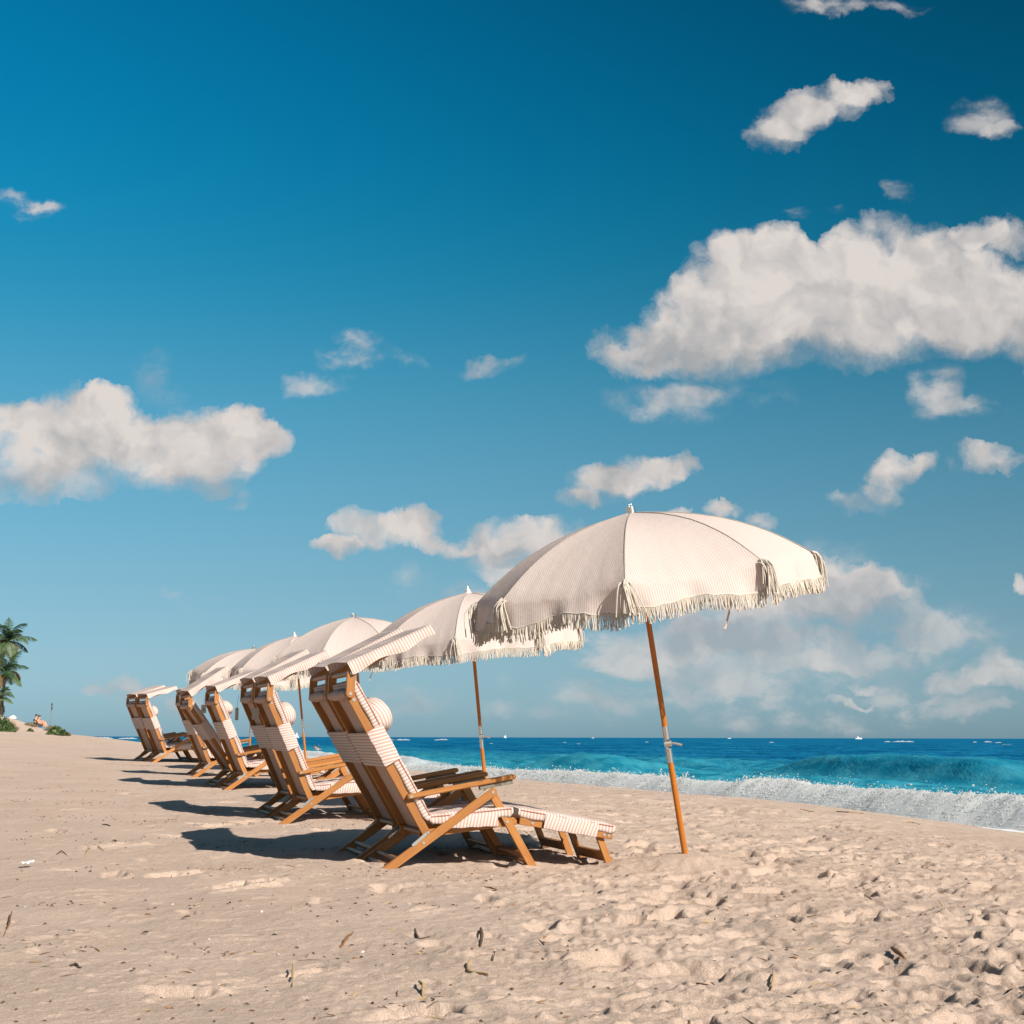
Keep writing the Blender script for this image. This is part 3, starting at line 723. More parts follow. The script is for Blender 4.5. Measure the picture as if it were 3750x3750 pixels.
def make_chair(bb, bh, canopy_slope=25.0, arm_r=(.113, .373), arm_t=(.684, .474), piv=(.569, .392)):
    root = empty('beach_chair')
    b, h = np.array(bb, float), np.array(bh, float)
    d = (h - b) / np.linalg.norm(h - b); n = np.array([d[1], -d[0]]); LB = np.linalg.norm(h - b)
    ht = h + (.004, .110)
    def two(name, fn, m=M_TEAK, bev=.0025, screws=()):
        for k, (ya, yb) in enumerate(((0, 1), (1, 0))):
            mb = MB(); fn(mb, (lambda y: y) if k == 0 else (lambda y: CW - y)); o = mb.build(name, m, root, bevel=bev)
            for (sx, sz, sy) in screws:
                screw(o, sx, sz, sy if k == 0 else CW - sy, side=-1 if k == 0 else 1)
    def pl(p0, p1, w, y0, y1, **kw):
        def fn(mb, Y):
            a, c = sorted((Y(y0), Y(y1))); mb.plank(p0, p1, w, a, c, **kw)
        return fn
    two('rear_leg', pl((-.05, -.036), piv, .047, 0, .021, r1=True), screws=[(piv[0], piv[1], 0), (.185, .130, 0)])
    two('front_leg', pl(piv, (.818, -.035), .044, .0235, .0445, r0=True), screws=[(.655, .232, .0235)])
    two('seat_rail', pl(b + (-.03, -.012), (.720, .236), .042, .0475, .0685), screws=[(.60, .229, .0475)])
    two('back_frame', pl(b - d * .03, h + d * .004, .045, .0235, .0455, r1=True), screws=[(*(h - d * .038 + n * .004), .0235)])
    two('hub_link', pl(h, ht, .046, .000, .0215, r0=True, r1=True), screws=[(h[0], h[1], 0), (ht[0], ht[1], 0)])
    ar, at = np.array(arm_r), np.array(arm_t)
    two('armrest', pl(ar - (.018, .003), at, .027, -.014, .044, r1=True), bev=.006, screws=[(ar[0], ar[1], -.014)])
    ad = (at - ar) / np.linalg.norm(at - ar); an = np.array([-ad[1], ad[0]])
    two('arm_rack', pl(ar + ad * .385 - an * .026, ar + ad * .575 - an * .026, .021, .003, .036), M_TEAK_OLD, .0015)
    two('strut', pl(b + (.004, .002), b + (-.075, -.062), .016, -.004, -.001, r0=True, r1=True), M_STEEL, 0, screws=[(b[0] + .004, b[1] + .002, -.004)])
    two('pivot_bracket', pl(np.array(piv) + (-.085, -.028), np.array(piv) + (-.012, .026), .012, .006, .012, r0=True, r1=True), M_STEEL, .001)
    def bar(name, x, z, r, y0=.018, y1=CW - .018, m=M_TEAK):
        MB().tube([(x, y0, z), (x, y1, z)], r, 12).build(name, m, root, smooth=50)
    ld = (np.array(piv) + (.05, .036)); ld /= np.linalg.norm(ld)
    bar('stretcher', *(np.array((-.05, -.036)) + ld * .135), .015); bar('stretcher', *(np.array((-.05, -.036)) + ld * .075), .013)
    fd = np.array((.818, -.035)) - np.array(piv); fd /= np.linalg.norm(fd)
    bar('stretcher', *(np.array(piv) + fd * .395), .018, .03, CW - .03); bar('stretcher', *(np.array(piv) + fd * .445), .014, .03, CW - .03)
    bar('hub_bar', *ht, .0155); bar('back_stretcher', *(b - d * .005 - n * .004), .017, .03, CW - .03)
    two('block', pl(b - d * .034 - n * .012, b + d * .006 - n * .016, .05, .0475, .075), bev=.008)
    # sling cloth behind the cushion
    P = np.zeros((22, 9, 3))
    for i in range(22):
        f = i / 21; l = -.01 + (LB - .012) * f
        wy = .052 + .030 * sm((f - .80) / .16) * (1 - sm((f - .955) / .03)) * -1 + .040 * (1 - sm((f - .93) / .05)) * sm((f - .74) / .14)
        for j in range(9):
            g = j / 8; sag = -.020 * math.sin(math.pi * g) * math.sin(math.pi * min(1, f * 1.05)) + .014
            q = b + d * l + n * sag; P[i, j] = (q[0], .047 + wy * .5 + (CW - .094 - wy) * g, q[1])
    MB().grid(P, lambda i, j: (i * .035, j * .061)).build('sling', M_FINE, root, smooth=60)
    # head roll bulging over the top bar
    def wob(y, o): return y, o
    sec = []
    mb = MB(); rl = []
    for j in range(15):
        y = .05 + (CW - .10) * j / 14; e = math.sin(math.pi * (j + .4) / 14.8) ** .35
        rl.append(((*(h + d * .006 - n * .014 + n * .004 * math.sin(j * 1.3)),), y, e))
    pts = [(p[0], y, p[1]) for p, y, e in rl]
    mb.tube(pts, [.030 * e for p, y, e in rl], 14)
    mb.build('head_roll', M_FINE, root, smooth=70)
    # cushions
    def pad(name, p0, p1, thick, u0, crown=.012, y0=.012, y1=CW - .012, base=.0225):
        sta, dd, nn, L = line_stations(p0, p1, 30, .006, u0)
        sec = rrect(y0, y1, base, base + thick, .014, 3, crown)
        o = loft(MB(), sta, sec).build(name, M_STRIPE, root, smooth=55)
        for yy in (y0 - .001, y1 + .001):
            MB().tube([(*(np.array(p0) + dd * L * f + nn * (base + thick - .010 + .0022 * math.sin(f * 31 + yy * 9) + .006 * math.sin(f * math.pi)),)[0:1], 0, 0)[:0] or
                       (float((np.array(p0) + dd * L * f + nn * (base + thick - .008))[0]), yy + .004 * math.sin(f * 23 + yy * 4), float((np.array(p0) + dd * L * f + nn * (base + thick - .008))[1]))
                       for f in np.linspace(.02, .98, 24)], .0035, 6).build('piping', M_PIPE, o, smooth=60)
        return o
    # loft() normal of line_stations is left of travel; travel downwards along the back so it points to the front
    pad('back_cushion', h + d * .052, b + d * .052, .046, 0.0)
    sf = np.array((.704, .256)); sb = b + n * .062 + d * .045
    pad('seat_cushion', (sb[0] - .01, .222), (.690, .262), .052, 0.0, base=-.002)
    f0, f1 = np.array((.708, .246)), np.array((1.272, .150))
    pad('footrest_cushion', f0 + (.004, .004), f1, .050, 0.31, base=.006)
    two('footrest_rail', pl((.728, .236), (1.268, .146), .039, .0245, .0455), screws=[(.80, .224, .0245), (1.215, .155, .0245), (1.243, .150, .0245)])
    two('footrest_leg', pl((1.196, .150), (1.268, -.035), .038, .048, .070), screws=[])
    MB().plank((1.222, .062), (1.242, .010), .018, .07, CW - .07).build('footrest_stretcher', M_TEAK, root, bevel=.002)
    # cloth bands that wrap cushion and frame together
    def band(name, p0, p1, o0, o1, skew=.009, y0=.004, drop=0.0):
        p0, p1 = np.array(p0), np.array(p1); L = np.linalg.norm(p1 - p0); dd = (p1 - p0) / L; nn = np.array([-dd[1], dd[0]])
        mb = MB(); secs = rrect(y0, CW - y0, o0, o1, .006, 2, .014, 5); k = len(secs)
        sta = []
        for i in range(17):
            f = i / 16
            def w(y, o, f=f):
                c = math.sin(math.pi * (y / CW)) if o < (o0 + o1) / 2 else 0
                return y, o + c * .010 * math.sin(math.pi * f) + .0015 * math.sin(f * 19 + y * 7)
            sta.append((p0 + dd * L * f, nn, L * f, w))
        # the frame half of the band is woven a half stripe out of step
        loft(mb, sta, secs, caps=False)
        new = []
        for q, fc in zip(mb.uv, mb.f):
            oo = []
            for (u, v), vi in zip(q, fc):
                m_ = vi % k; o = secs[m_][1]; y = secs[m_][0]
                oo.append((u + (skew if o < .02 and 1 else 0) + .05 * abs(y - CW / 2) * (o < .0), v))
            new.append(oo)
        mb.uv = new
        mb.build(name, M_STRIPE, root, smooth=40)
    band('back_band', b + d * (LB * .735), b + d * (LB * .49), -.0255, .072)
    band('seat_band', (.335, .226), (.600, .2345), -.0245, .050, .0)
    band('footrest_band', (.862, .2155), (1.170, .1637), -.0225, .058, .0)
    # sun canopy
    ca = math.radians(canopy_slope); cd = np.array([math.cos(ca), math.sin(ca)]); cn = np.array([-cd[1], cd[0]]); CL = .50
    c0 = ht + cn * .048 - cd * .0
    two('canopy_arm', pl(ht + cd * .0 + cn * .004, ht + cd * (CL - .02) + cn * .034, .040, .0235, .0425, r0=True, r1=True))
    bar('canopy_bar', *(ht + cd * (CL - .03) + cn * .034), .011, .03, CW - .03)
    P = np.zeros((16, 21, 3))
    sk = [(-.018, -.050), (-.017, -.025), (-.010, -.006)]
    for i in range(16):
        f = i / 15; wv = .010 * math.sin(f * 17) * (1 + .3 * math.sin(f * 5))
        for j in range(21):
            if j < 3: y, o = sk[j]; y += wv * (-(o) / .05) - .004; o = o * (1 + .22 * math.sin(f * 11 + 1))
            elif j > 17: y, o = sk[20 - j]; y = CW - y + wv * (o / -.05); o = o * (1 + .2 * math.sin(f * 13))
            else:
                g = (j - 3) / 14; y = CW * g; o = .014 + (-.014 * math.sin(f * math.pi) * math.sin(math.pi * g) + .010 * math.sin(f * 21 + g * 3) * math.sin(math.pi * g) * .6 + .014 * sm(g * 1.2) * (1 - .3 * f))
            q = c0 + cd * (CL * f) + cn * o; P[i, j] = (q[0], y, q[1])
    cum = [0]
    for j in range(20): cum.append(cum[-1] + float(np.linalg.norm(P[8, j + 1] - P[8, j])))
    MB().grid(P, lambda i, j: (CL * i / 15, cum[j]), flip=True).build('canopy', M_STRIPE_C, root, smooth=70)
    root['_geom'] = 0
    del root['_geom']
    return root, b, h, d, n, LB
M_STRIPE_C = striped('canopy_canvas', 0.0165, 'U', (0.48, 0.30, 0.235), (0.60, 0.52, 0.47), 0.42, transl=0.12)

def lat(a): return np.array([-math.sin(a), math.cos(a)])
NEAR = make_chair((.205, .182), (-.222, .914))
UPR = make_chair((.185, .168), (-.150, .915), arm_r=(.100, .362), arm_t=(.672, .462), piv=(.550, .375))
LAID = make_chair((.190, .172), (-.315, .872), arm_r=(.085, .350), arm_t=(.657, .452), piv=(.550, .375))
G_CH = 'beach chairs in a row facing the sea'
PILLOWS = []; TAGS = []
def foot_from_px(u, v, Y):
    return at_depth(u, v, Y)
CH = []   # (x, y, z, heading)
def put_chair(src, x, y, a, label, fresh=False, z=None):
    o = src[0] if fresh else copy_tree(src[0])
    c, s_ = math.cos(a), math.sin(a)
    zs = []
    for (lx, ly) in ((0, 0), (0, CW), (.8, 0), (.8, CW)):
        zs.append(gz(x + c * lx - s_ * ly, y + s_ * lx + c * ly))
    o.location = (x, y, (sum(zs) / 4 + .002) if z is None else z); o.rotation_euler = (0, 0, a)
    tag(o, label, 'chair', G_CH); CH.append((o, src)); return o
spots = [
 (NEAR, (-.645, 8.07), 16.5, 0, 'nearest reclined teak beach chair, pink striped cushions and largest pillow'),
 (NEAR, (-.645, 8.07), 16.5, .685, 'reclined teak chair right behind the nearest one, back half hidden, no pillow'),
 (UPR, (-1.687, 11.43), 19, 0, 'near chair of the second pair, upright, with a round pillow'),
 (UPR, (-1.687, 11.43), 19, .70, 'far chair of the second pair, upright, blank tag hanging left of its back'),
 (UPR, (-2.994, 16.04), 21, 0, 'chair of the third group with a printed card tag behind its neck'),
 (LAID, (-2.994, 16.04), 21, .70, 'chair leaning back furthest, wedged behind the chair with the printed tag'),
 (UPR, (-3.988, 19.11), 22.5, 0, 'lone teak beach chair standing just right of the farthest pair, no pillow'),
 (UPR, (-5.731, 24.29), 28, 0, 'near chair of the farthest pair, pale canopy clear against the sky'),
 (UPR, (-5.731, 24.29), 28, .70, 'leftmost teak beach chair of the whole row, behind the far round pillow'),
]
seen = set()
for (src, (x, y), a, off, label) in spots:
    a = R(a); l_ = lat(a) * off
    fresh = id(src) not in seen; seen.add(id(src))
    put_chair(src, x + l_[0], y + l_[1], a, label, fresh)

# no two hoods are folded out quite alike
for idx, deg in ((1, 3), (3, 4), (4, -3), (5, 9), (6, -5), (7, -9), (8, -6)):
    o_, src = CH[idx]; b, h, d, n, LB = src[1:]; hx, hz = h[0] + .004, h[1] + .110
    for ch in KIDS.get(o_.name, []):
        if ch.name.split('.')[0] in ('canopy', 'canopy_arm', 'canopy_bar'):
            ch.matrix_local = Matrix.Translation((hx, 0, hz)) @ Matrix.Rotation(R(-deg), 4, 'Y') @ Matrix.Translation((-hx, 0, -hz))
# round neck pillows strapped over the cushions, hang tags
def pillow_mesh(ry=.205, rn=.078, rd=.100):
    P = np.zeros((25, 29, 3)); uvs = {}
    for i in range(25):
        ph = -math.pi / 2 + math.pi * i / 24; cyl = abs(math.cos(ph)) ** .55
        for j in range(29):
            t = 2 * math.pi * j / 28
            crease = 1 - .06 * math.sin(ph * 9 + t * 2) * (1 - abs(math.sin(ph)))
            P[i, j] = (rn * cyl * math.cos(t) * crease, ry * math.sin(ph), rd * cyl * math.sin(t) * crease)
            uvs[(i, j)] = (0, P[i, j, 0] * 1.15 + .25 * P[i, j, 2] * P[i, j, 2] / rd)
    mb = MB(); mb.grid(P, lambda i, j: uvs[(i, j)]); return mb
pil_me = pillow_mesh().mesh('neck_pillow', M_STRIPE_L, smooth=80)
def chair_point(idx, lx, ly, lz):
    o, src = CH[idx]; a = o.rotation_euler[2]; c, s_ = math.cos(a), math.sin(a)
    return Vector((o.location[0] + c * lx - s_ * ly, o.location[1] + s_ * lx + c * ly, o.location[2] + lz)), a
for idx, l, lab, sc, tw in [(0, .775, 'largest round striped pillow, on the nearest beach chair', 1.06, 0), (2, .79, 'round striped pillow on the upright chair of the second pair', 1.0, .1),
                    (4, .87, 'round striped pillow sticking out sideways, on the chair with the printed tag', .92, -.5), (7, .80, 'round striped pillow of the farthest pair, low on the cushion', 1.0, .25)]:
    o_, src = CH[idx]; b, h, d, n, LB = src[1:]
    q = b + d * (LB * l) + n * .104; p, a = chair_point(idx, q[0], CW / 2, q[1])
    o = link('neck_pillow', pil_me); o.location = p
    o.rotation_euler = (0, -math.atan2(n[1], n[0]) + tw, a); o.scale = (sc, sc, sc); tag(o, lab, 'pillow', 'neck pillows on the beach chairs')
def hang_tag(idx, lx, ly, lz, w, hh, rot, label, ink):
    p, a = chair_point(idx, lx, ly, lz)
    root = empty('hang_tag', p); root.rotation_euler = (0, 0, rot)
    mb = MB(); pts = []
    r = .008
    for (cx, cz, a0) in ((w / 2 - r, -hh + r, -90), (w / 2 - r, -r, 0), (-w / 2 + r, -r, 90), (-w / 2 + r, -hh + r, 180)):
        for k in range(4): t = R(a0 + 30 * k); pts.append((cx + r * math.cos(t), cz + r * math.sin(t)))
    mb.prism(pts, 0, .0025, (1, 0)); card = mb.build('card', M_TAG, root, smooth=30)
    MB().tube([(0, .001, -.004), (.004, .001, .05), (.012, .002, .105)], .0014, 5).build('string', M_SEAM, root)
    if ink:
        k = MB()
        for (cx, cz, ww, h_) in ((-.004, -.026, .004, .004), (.005, -.026, .004, .004), (0, -.046, .034, .0035), (.002, -.054, .014, .0035), (-.001, -.062, .030, .0035)):
            k.prism([(cx - ww / 2, cz - h_ / 2), (cx + ww / 2, cz - h_ / 2), (cx + ww / 2, cz + h_ / 2), (cx - ww / 2, cz + h_ / 2)], -.0012, -.0004, (1, 0))
        k.build('print', M_INK, card, smooth=0)
    tag(root, label, 'tag', 'card tags hanging from the chairs')
hang_tag(4, -.20, .50, .895, .056, .092, R(-5), 'printed grey card tag hanging behind the third group of chairs', True)
hang_tag(3, -.20, .58, .855, .030, .105, R(-12), 'blank narrow grey tag on a string, left of the second pair of chairs', False)
hang_tag(2, -.17, .52, .855, .056, .092, R(-5), 'grey card tag half hidden between the two chairs of the second pair', False)

# ---------------------------------------------------------------- fringed beach umbrellas
PROF = [(0, 0), (.02, -.001), (.10, -.012), (.234, -.034), (.35, -.062), (.467, -.097), (.56, -.135), (.65, -.178), (.72, -.217), (.79, -.262), (.86, -.312), (.925, -.362)]
NR = 8
def rib_pt(k, r, z, rot): a = rot + 2 * math.pi * k / NR; return np.array([r * math.cos(a), r * math.sin(a), z])
def cord(mb, p, L, out, rnd, r=.0030, lean=(0, 0)):
    k = 4; pts = []
    for i in range(k):
        f = i / (k - 1); c = math.sin(f * math.pi * .5)
        pts.append((p[0] + out[0] * c + lean[0] * f * f + .004 * rnd.normal() * f, p[1] + out[1] * c + lean[1] * f * f + .004 * rnd.normal() * f, p[2] - L * f))
    mb.tube(pts, [r, r, r * 1.05, r * .9], 5, cap=False)
def make_umbrella(rot, silver, seed, strap):
    rnd = np.random.default_rng(seed)
    root = empty('beach_umbrella'); A = UH
    MB().tube([(0, 0, -.5), (0, 0, .705)], .0158, 16).build('lower_pole', M_POLE, root, smooth=50)
    MB().tube([(0, 0, .885), (0, 0, A - .02)], .0150, 16).build('upper_pole', M_POLE, root, smooth=50)
    j = empty('tilt_joint'); j.parent = root; reg(j)
    MB().tube([(0, 0, .695), (0, 0, .772)], .0172, 16).build('ferrule', M_STEEL, j, smooth=50)
    MB().tube([(0, 0, .822), (0, 0, .892)], .0172, 16).build('ferrule', M_STEEL, j, smooth=50)
    MB().box((-.012, -.005, .768), (.002, .005, .826)).build('hinge_plate', M_STEEL, j, bevel=.001)
    MB().tube([(-.017, 0, .798), (.020, 0, .798)], .0185, 14).build('knuckle', M_STEEL, j, smooth=50)
    wn = MB(); wn.tube([(.020, -.002, .798), (.036, -.004, .797)], .006, 8); wn.tube([(.034, -.004, .797), (.075, -.010, .781)], [.006, .0075], 8); wn.build('wing_nut', M_STEEL, j, smooth=50)
    # cap
    if silver:
        c = MB(); c.tube([(0, 0, A - .006), (0, 0, A - .002)], .031, 18); c.tube([(0, 0, A - .002), (0, 0, A + .036)], [.0255, .0245], 18)
        c = c.build('cap', M_STEEL, root, smooth=40)
        MB().tube([(.008 * math.cos(t), 0, A + .042 + .008 * math.sin(t)) for t in np.linspace(-1, 4.2, 12)], .002, 6).build('ring', M_STEEL, c)
    else:
        MB().tube([(0, 0, A - .006), (0, 0, A + .004), (0, 0, A + .010), (0, 0, A + .024), (0, 0, A + .028), (0, 0, A + .034), (0, 0, A + .050), (0, 0, A + .066)],
                  [.034, .033, .023, .022, .024, .012, .010, .002], 16).build('cap', M_CAPW, root, smooth=40)
    # panels with their valance, in one piece of cloth each
    NA, NL = 19, len(PROF); fringe = MB(); trim = MB()
    for k in range(NR):
        p = []
        a0 = rot + 2 * math.pi * k / NR; a1 = a0 + 2 * math.pi / NR
        ph = rnd.uniform(0, 6.28); sagk = rnd.uniform(.8, 1.3)
        NV = 6
        P = np.zeros((NL + NV, NA, 3))
        for i, (r, z) in enumerate(PROF):
            for q in range(NA):
                f = q / (NA - 1)
                e0 = np.array([r * math.cos(a0), r * math.sin(a0)]); e1 = np.array([r * math.cos(a1), r * math.sin(a1)])
                e = e0 * (1 - f) + e1 * f; w = 4 * f * (1 - f); rf = r / .925
                sag = .030 * sagk * w * rf ** 1.5
                wr = .0045 * math.sin(f * 40 + ph) * rf ** 6 + .003 * math.sin(f * 11 + ph + r * 5) * rf ** 2 * w
                e = e * (1 - .012 * w * rf ** 4)
                P[i, q] = (e[0], e[1], A + z - sag + wr)
        am = (a0 + a1) / 2; on = np.array([math.cos(am), math.sin(am)])
        for i in range(NV):
            g = (i + 1) / NV
            for q in range(NA):
                f = q / (NA - 1); base = P[NL - 1, q]; w = 4 * f * (1 - f)
                drop = .112 + .026 * math.cos(2 * math.pi * (f - .06 * math.sin(ph))) + .008 * math.sin(f * 9 + ph)
                outw = .030 * g + .018 * math.sin(f * 13 + ph) * g + .009 * math.sin(f * 29 + 2 * ph) * g - .016 * (1 - w) * g
                P[NL + i, q] = (base[0] + on[0] * outw, base[1] + on[1] * outw, base[2] - drop * g)
        lat_ = np.array([-on[1], on[0]])
        o = MB().grid(P, lambda i, q: (float(P[i, q, :2] @ lat_), i * .08)).build('canopy_panel', M_UMB, root, smooth=70)
        edge = P[-1]
        trim.tube([tuple(x) for x in edge], .0042, 6)
        seg = np.linalg.norm(np.diff(edge, axis=0), axis=1); cum = np.concatenate([[0], np.cumsum(seg)])
        for s_ in np.arange(.003, cum[-1], .0068):
            x = np.array([np.interp(s_, cum, edge[:, c_]) for c_ in range(3)])
            oo = on * (.006 + .004 * rnd.normal())
            cord(fringe, x, .076 * (1 + .05 * rnd.normal()), oo, rnd, lean=(rnd.normal() * .004 - .004, 0))
        # seam over the rib
        MB().tube([rib_pt(k, r, A + z + .002, rot) for r, z in PROF[1:]], .0026, 5).build('rib_seam', M_SEAM, root)
        MB().tube([rib_pt(k, r * .99, A + z - .016, rot) for r, z in PROF[2:]], .0035, 6).build('rib', M_RIBM, root)
        s0 = rib_pt(k, .47, A - .116, rot); MB().tube([(s0[0], s0[1], s0[2]), (.022 * math.cos(a0), .022 * math.sin(a0), A - .42)], .003, 5).build('stretcher', M_RIBM, root)
        ts = MB(); tip = rib_pt(k, .928, A - .362, rot); ro = np.array([math.cos(a0), math.sin(a0)])
        for c_ in range(26):
            sp = rnd.normal() * .030; L = rnd.uniform(.12, .185)
            oo = ro * abs(rnd.normal(.034, .014)); tn = np.array([-ro[1], ro[0]])
            up = tip + np.array([*(ro * -.006 + tn * rnd.normal() * .012), rnd.uniform(-.012, .010)])
            pts = []
            for i in range(6):
                g = i / 5; c2 = math.sin(min(1, g * 1.9) * math.pi / 2)
                pts.append((up[0] + oo[0] * c2 + tn[0] * sp * g, up[1] + oo[1] * c2 + tn[1] * sp * g, up[2] + .014 * math.sin(g * math.pi * .9) * (1 - g) - L * g ** 1.35))
            ts.tube(pts, .0034, 5, cap=False)
        ts.build('tassel', M_CORD, root, smooth=70)
    tag(fringe.build('fringe', M_CORD, root, smooth=70), kind='stuff')
    trim.build('fringe_braid', M_CORD, root, smooth=70)
    MB().tube([(0, 0, A - .45), (0, 0, A - .39)], .026, 14).build('hub', M_RIBM, root, smooth=50)
    if strap:
        MB().tube([(.36, -.76, A - .46), (.345, -.765, A - .56), (.31, -.77, A - .64), (.295, -.77, A - .665)], [.006, .006, .005, .009], 5).build('tie_strap', M_UMB, root)
    return root
U_SILVER = make_umbrella(R(-100), True, 5, True)
U_WHITE = make_umbrella(R(-97), False, 6, False)
LAB = ['largest fringed pink striped beach umbrella, silver cap, standing alone in front', 'second largest fringed umbrella, white pointed cap, overlapped by the largest one',
       'fringed umbrella with silver cap in the middle of the row', 'umbrella with white pointed cap between the middle one and the leftmost one', 'leftmost and farthest fringed umbrella in the row']
first = {}
ROT = [0, 0, -.12, .10, .25]
for i, (B, ax, _b) in enumerate(UPOS):
    src = U_SILVER if i in (0, 2, 4) else U_WHITE
    o = copy_tree(src) if src.name in first else src; first[src.name] = 1
    z = Vector(ax); q = z.to_track_quat('Z', 'Y'); x = Vector((1, 0, 0)); x = (x - z * x.dot(z)).normalized(); y = z.cross(x)
    x, y = x * math.cos(ROT[i]) + y * math.sin(ROT[i]), y * math.cos(ROT[i]) - x * math.sin(ROT[i])
    M = Matrix((x, y, z)).transposed().to_4x4(); M.translation = Vector(B); o.matrix_world = M @ Matrix.Scale(USC[i], 4)
    tag(o, LAB[i], 'umbrella', 'fringed beach umbrellas in a row')

# ---------------------------------------------------------------- dune end of the beach: palms, shrubs, people, post
def leafmat(name, c0, c1, transl=.25):
    m, T, b = mat(name)
    oi = T.node('ShaderNodeObjectInfo').outputs['Random']; tcn = T.node('ShaderNodeTexCoord').outputs['Object']
    n = T.noise(tcn, 2.2, 4).outputs['Fac']
    T.put(b.inputs['Base Color'], T.mix(T.ramp(T.math('ADD', n, T.math('MULTIPLY', oi, .25)), .35, .85), c0, c1)); b.inputs['Roughness'].default_value = .55
    tr = T.node('ShaderNodeBsdfTranslucent'); tr.inputs[0].default_value = (*c1, 1)
    mx = T.node('ShaderNodeMixShader'); mx.inputs[0].default_value = transl
    T.l.new(b.outputs[0], mx.inputs[1]); T.l.new(tr.outputs[0], mx.inputs[2]); T.l.new(mx.outputs[0], T.n['Material Output'].inputs[0]); return m
M_FROND = leafmat('palm_frond', (0.020, 0.060, 0.025), (0.085, 0.125, 0.035))
M_DRY = leafmat('dry_frond', (0.14, 0.085, 0.035), (0.24, 0.16, 0.06))
M_BARK = plain('palm_bark', (0.26, 0.21, 0.17), .9, 0, .3, 12)
M_SHRUB = leafmat('dune_shrub_leaf', (0.045, 0.085, 0.022), (0.105, 0.145, 0.045))
M_OATS = leafmat('dune_grass_blade', (0.16, 0.13, 0.06), (0.25, 0.19, 0.09))
M_RUST = leafmat('rust_leaf', (0.30, 0.10, 0.05), (0.42, 0.17, 0.09))
def frond_mesh(L, droop, seed, m=None):
    rd = np.random.default_rng(seed); mb = MB(); N = 34; pts = []
    a = R(48); p = np.array([0., 0, 0]); 
    for i in range(N + 1):
        f = i / N; pts.append(p.copy()); ang = a - droop * f ** 1.5
        p = p + np.array([math.cos(ang), 0, math.sin(ang)]) * L / N
    mb.tube([tuple(x) for x in pts], [.045 * (1 - .85 * i / N) for i in range(N + 1)], 5)
    for i in range(3, N):
        f = i / N; l = L * .30 * math.sin(math.pi * min(1, .18 + f * .86)) ** .7
        tng = pts[i + 1] - pts[i]; tng /= np.linalg.norm(tng)
        for sgn in (-1, 1):
            for rep in range(2):
                o = pts[i] + tng * (L / N) * (.5 * rep); d = np.array([tng[0] * .55, sgn * .75, tng[2] * .55 - .12 - .35 * rd.random()]); d /= np.linalg.norm(d)
                w = np.cross(d, [0, 0, 1.0]); w = w / np.linalg.norm(w) * .019 * L / 2.5
                m1 = o + d * l * .55 + np.array([0, 0, -.05 * l]); e = o + d * l * (.9 + .2 * rd.random()) + np.array([0, 0, -.38 * l])
                mb.add([o - w, o + w, m1 + w, m1 - w, e], [[0, 1, 2, 3], [3, 2, 4]], [[(0, 0)] * 4, [(0, 0)] * 3])
    return mb.mesh('frond', m or M_FROND, smooth=0)
FRONDS = [frond_mesh(2.7, R(95), 1), frond_mesh(2.5, R(125), 2), frond_mesh(2.9, R(70), 3)]
DRYF = frond_mesh(2.2, R(150), 4, M_DRY)
def palm(crown, base, nf, seed, label, sc=1.0):
    rd = random.Random(seed); root = empty('palm_tree', base); cr = Vector(crown) - Vector(base)
    pts = []; N = 16
    for i in range(N + 1):
        f = i / N; pts.append((cr.x * f ** 1.6, cr.y * f, cr.z * f))
    MB().tube(pts, [(.20 - .09 * i / N) * sc * (1 + .06 * (i % 2)) for i in range(N + 1)], 10).build('trunk', M_BARK, root, smooth=60)
    top = Vector(pts[-1])
    for k in range(nf):
        f = k / nf; dry = k >= nf - 2
        me = DRYF if dry else FRONDS[rd.randrange(3)]
        o = reg(link('frond', me, root)); o.location = top
        lift = R(rd.uniform(-38, -22)) if f < .3 else R(rd.uniform(-12, 28)) if f < .6 else R(rd.uniform(20, 70))
        o.rotation_euler = (0, lift, k * 2.399 + rd.uniform(-.2, .2)); s = sc * rd.uniform(.85, 1.1); o.scale = (s, s, s)
    for k in range(5):
        c = MB(); a = k * 1.3; c.tube([(.14 * math.cos(a), .14 * math.sin(a), -.30), (.16 * math.cos(a), .16 * math.sin(a), -.24), (.17 * math.cos(a), .17 * math.sin(a), -.16), (.15 * math.cos(a), .15 * math.sin(a), -.06)], [.02, .085, .095, .02], 8)
        c = c.build('coconut', M_RUST if k % 2 else M_SHRUB, root, smooth=60); c.location = top
    tag(root, label, 'palm tree', 'coconut palms behind the dune')
def px_at(u, v, Y): p = at_depth(u, v, Y); return (float(p[0]), float(p[1]), float(p[2]))
def on_sand(u, Y):
    x = (u - 1875) / F * Y; return x, Y, gz(x, Y)
for cpx, bpx, Y, nf, seed, lab, sc in [((31, 2352), (-40, 2640), 150, 22, 3, 'tallest coconut palm at the left edge, crown highest', 1.02), ((22, 2470), (4, 2640), 147, 17, 5, 'shorter coconut palm below and in front of the tallest palm', .98),
                                       ((-12, 2565), (-25, 2640), 146, 16, 8, 'lowest coconut palm, fronds just peeking in at the left edge', .80)]:
    b = px_at(*bpx, Y); b = (b[0], b[1], float(ground(b[0], b[1])) - .1); palm(px_at(*cpx, Y), b, nf, seed, lab, sc)
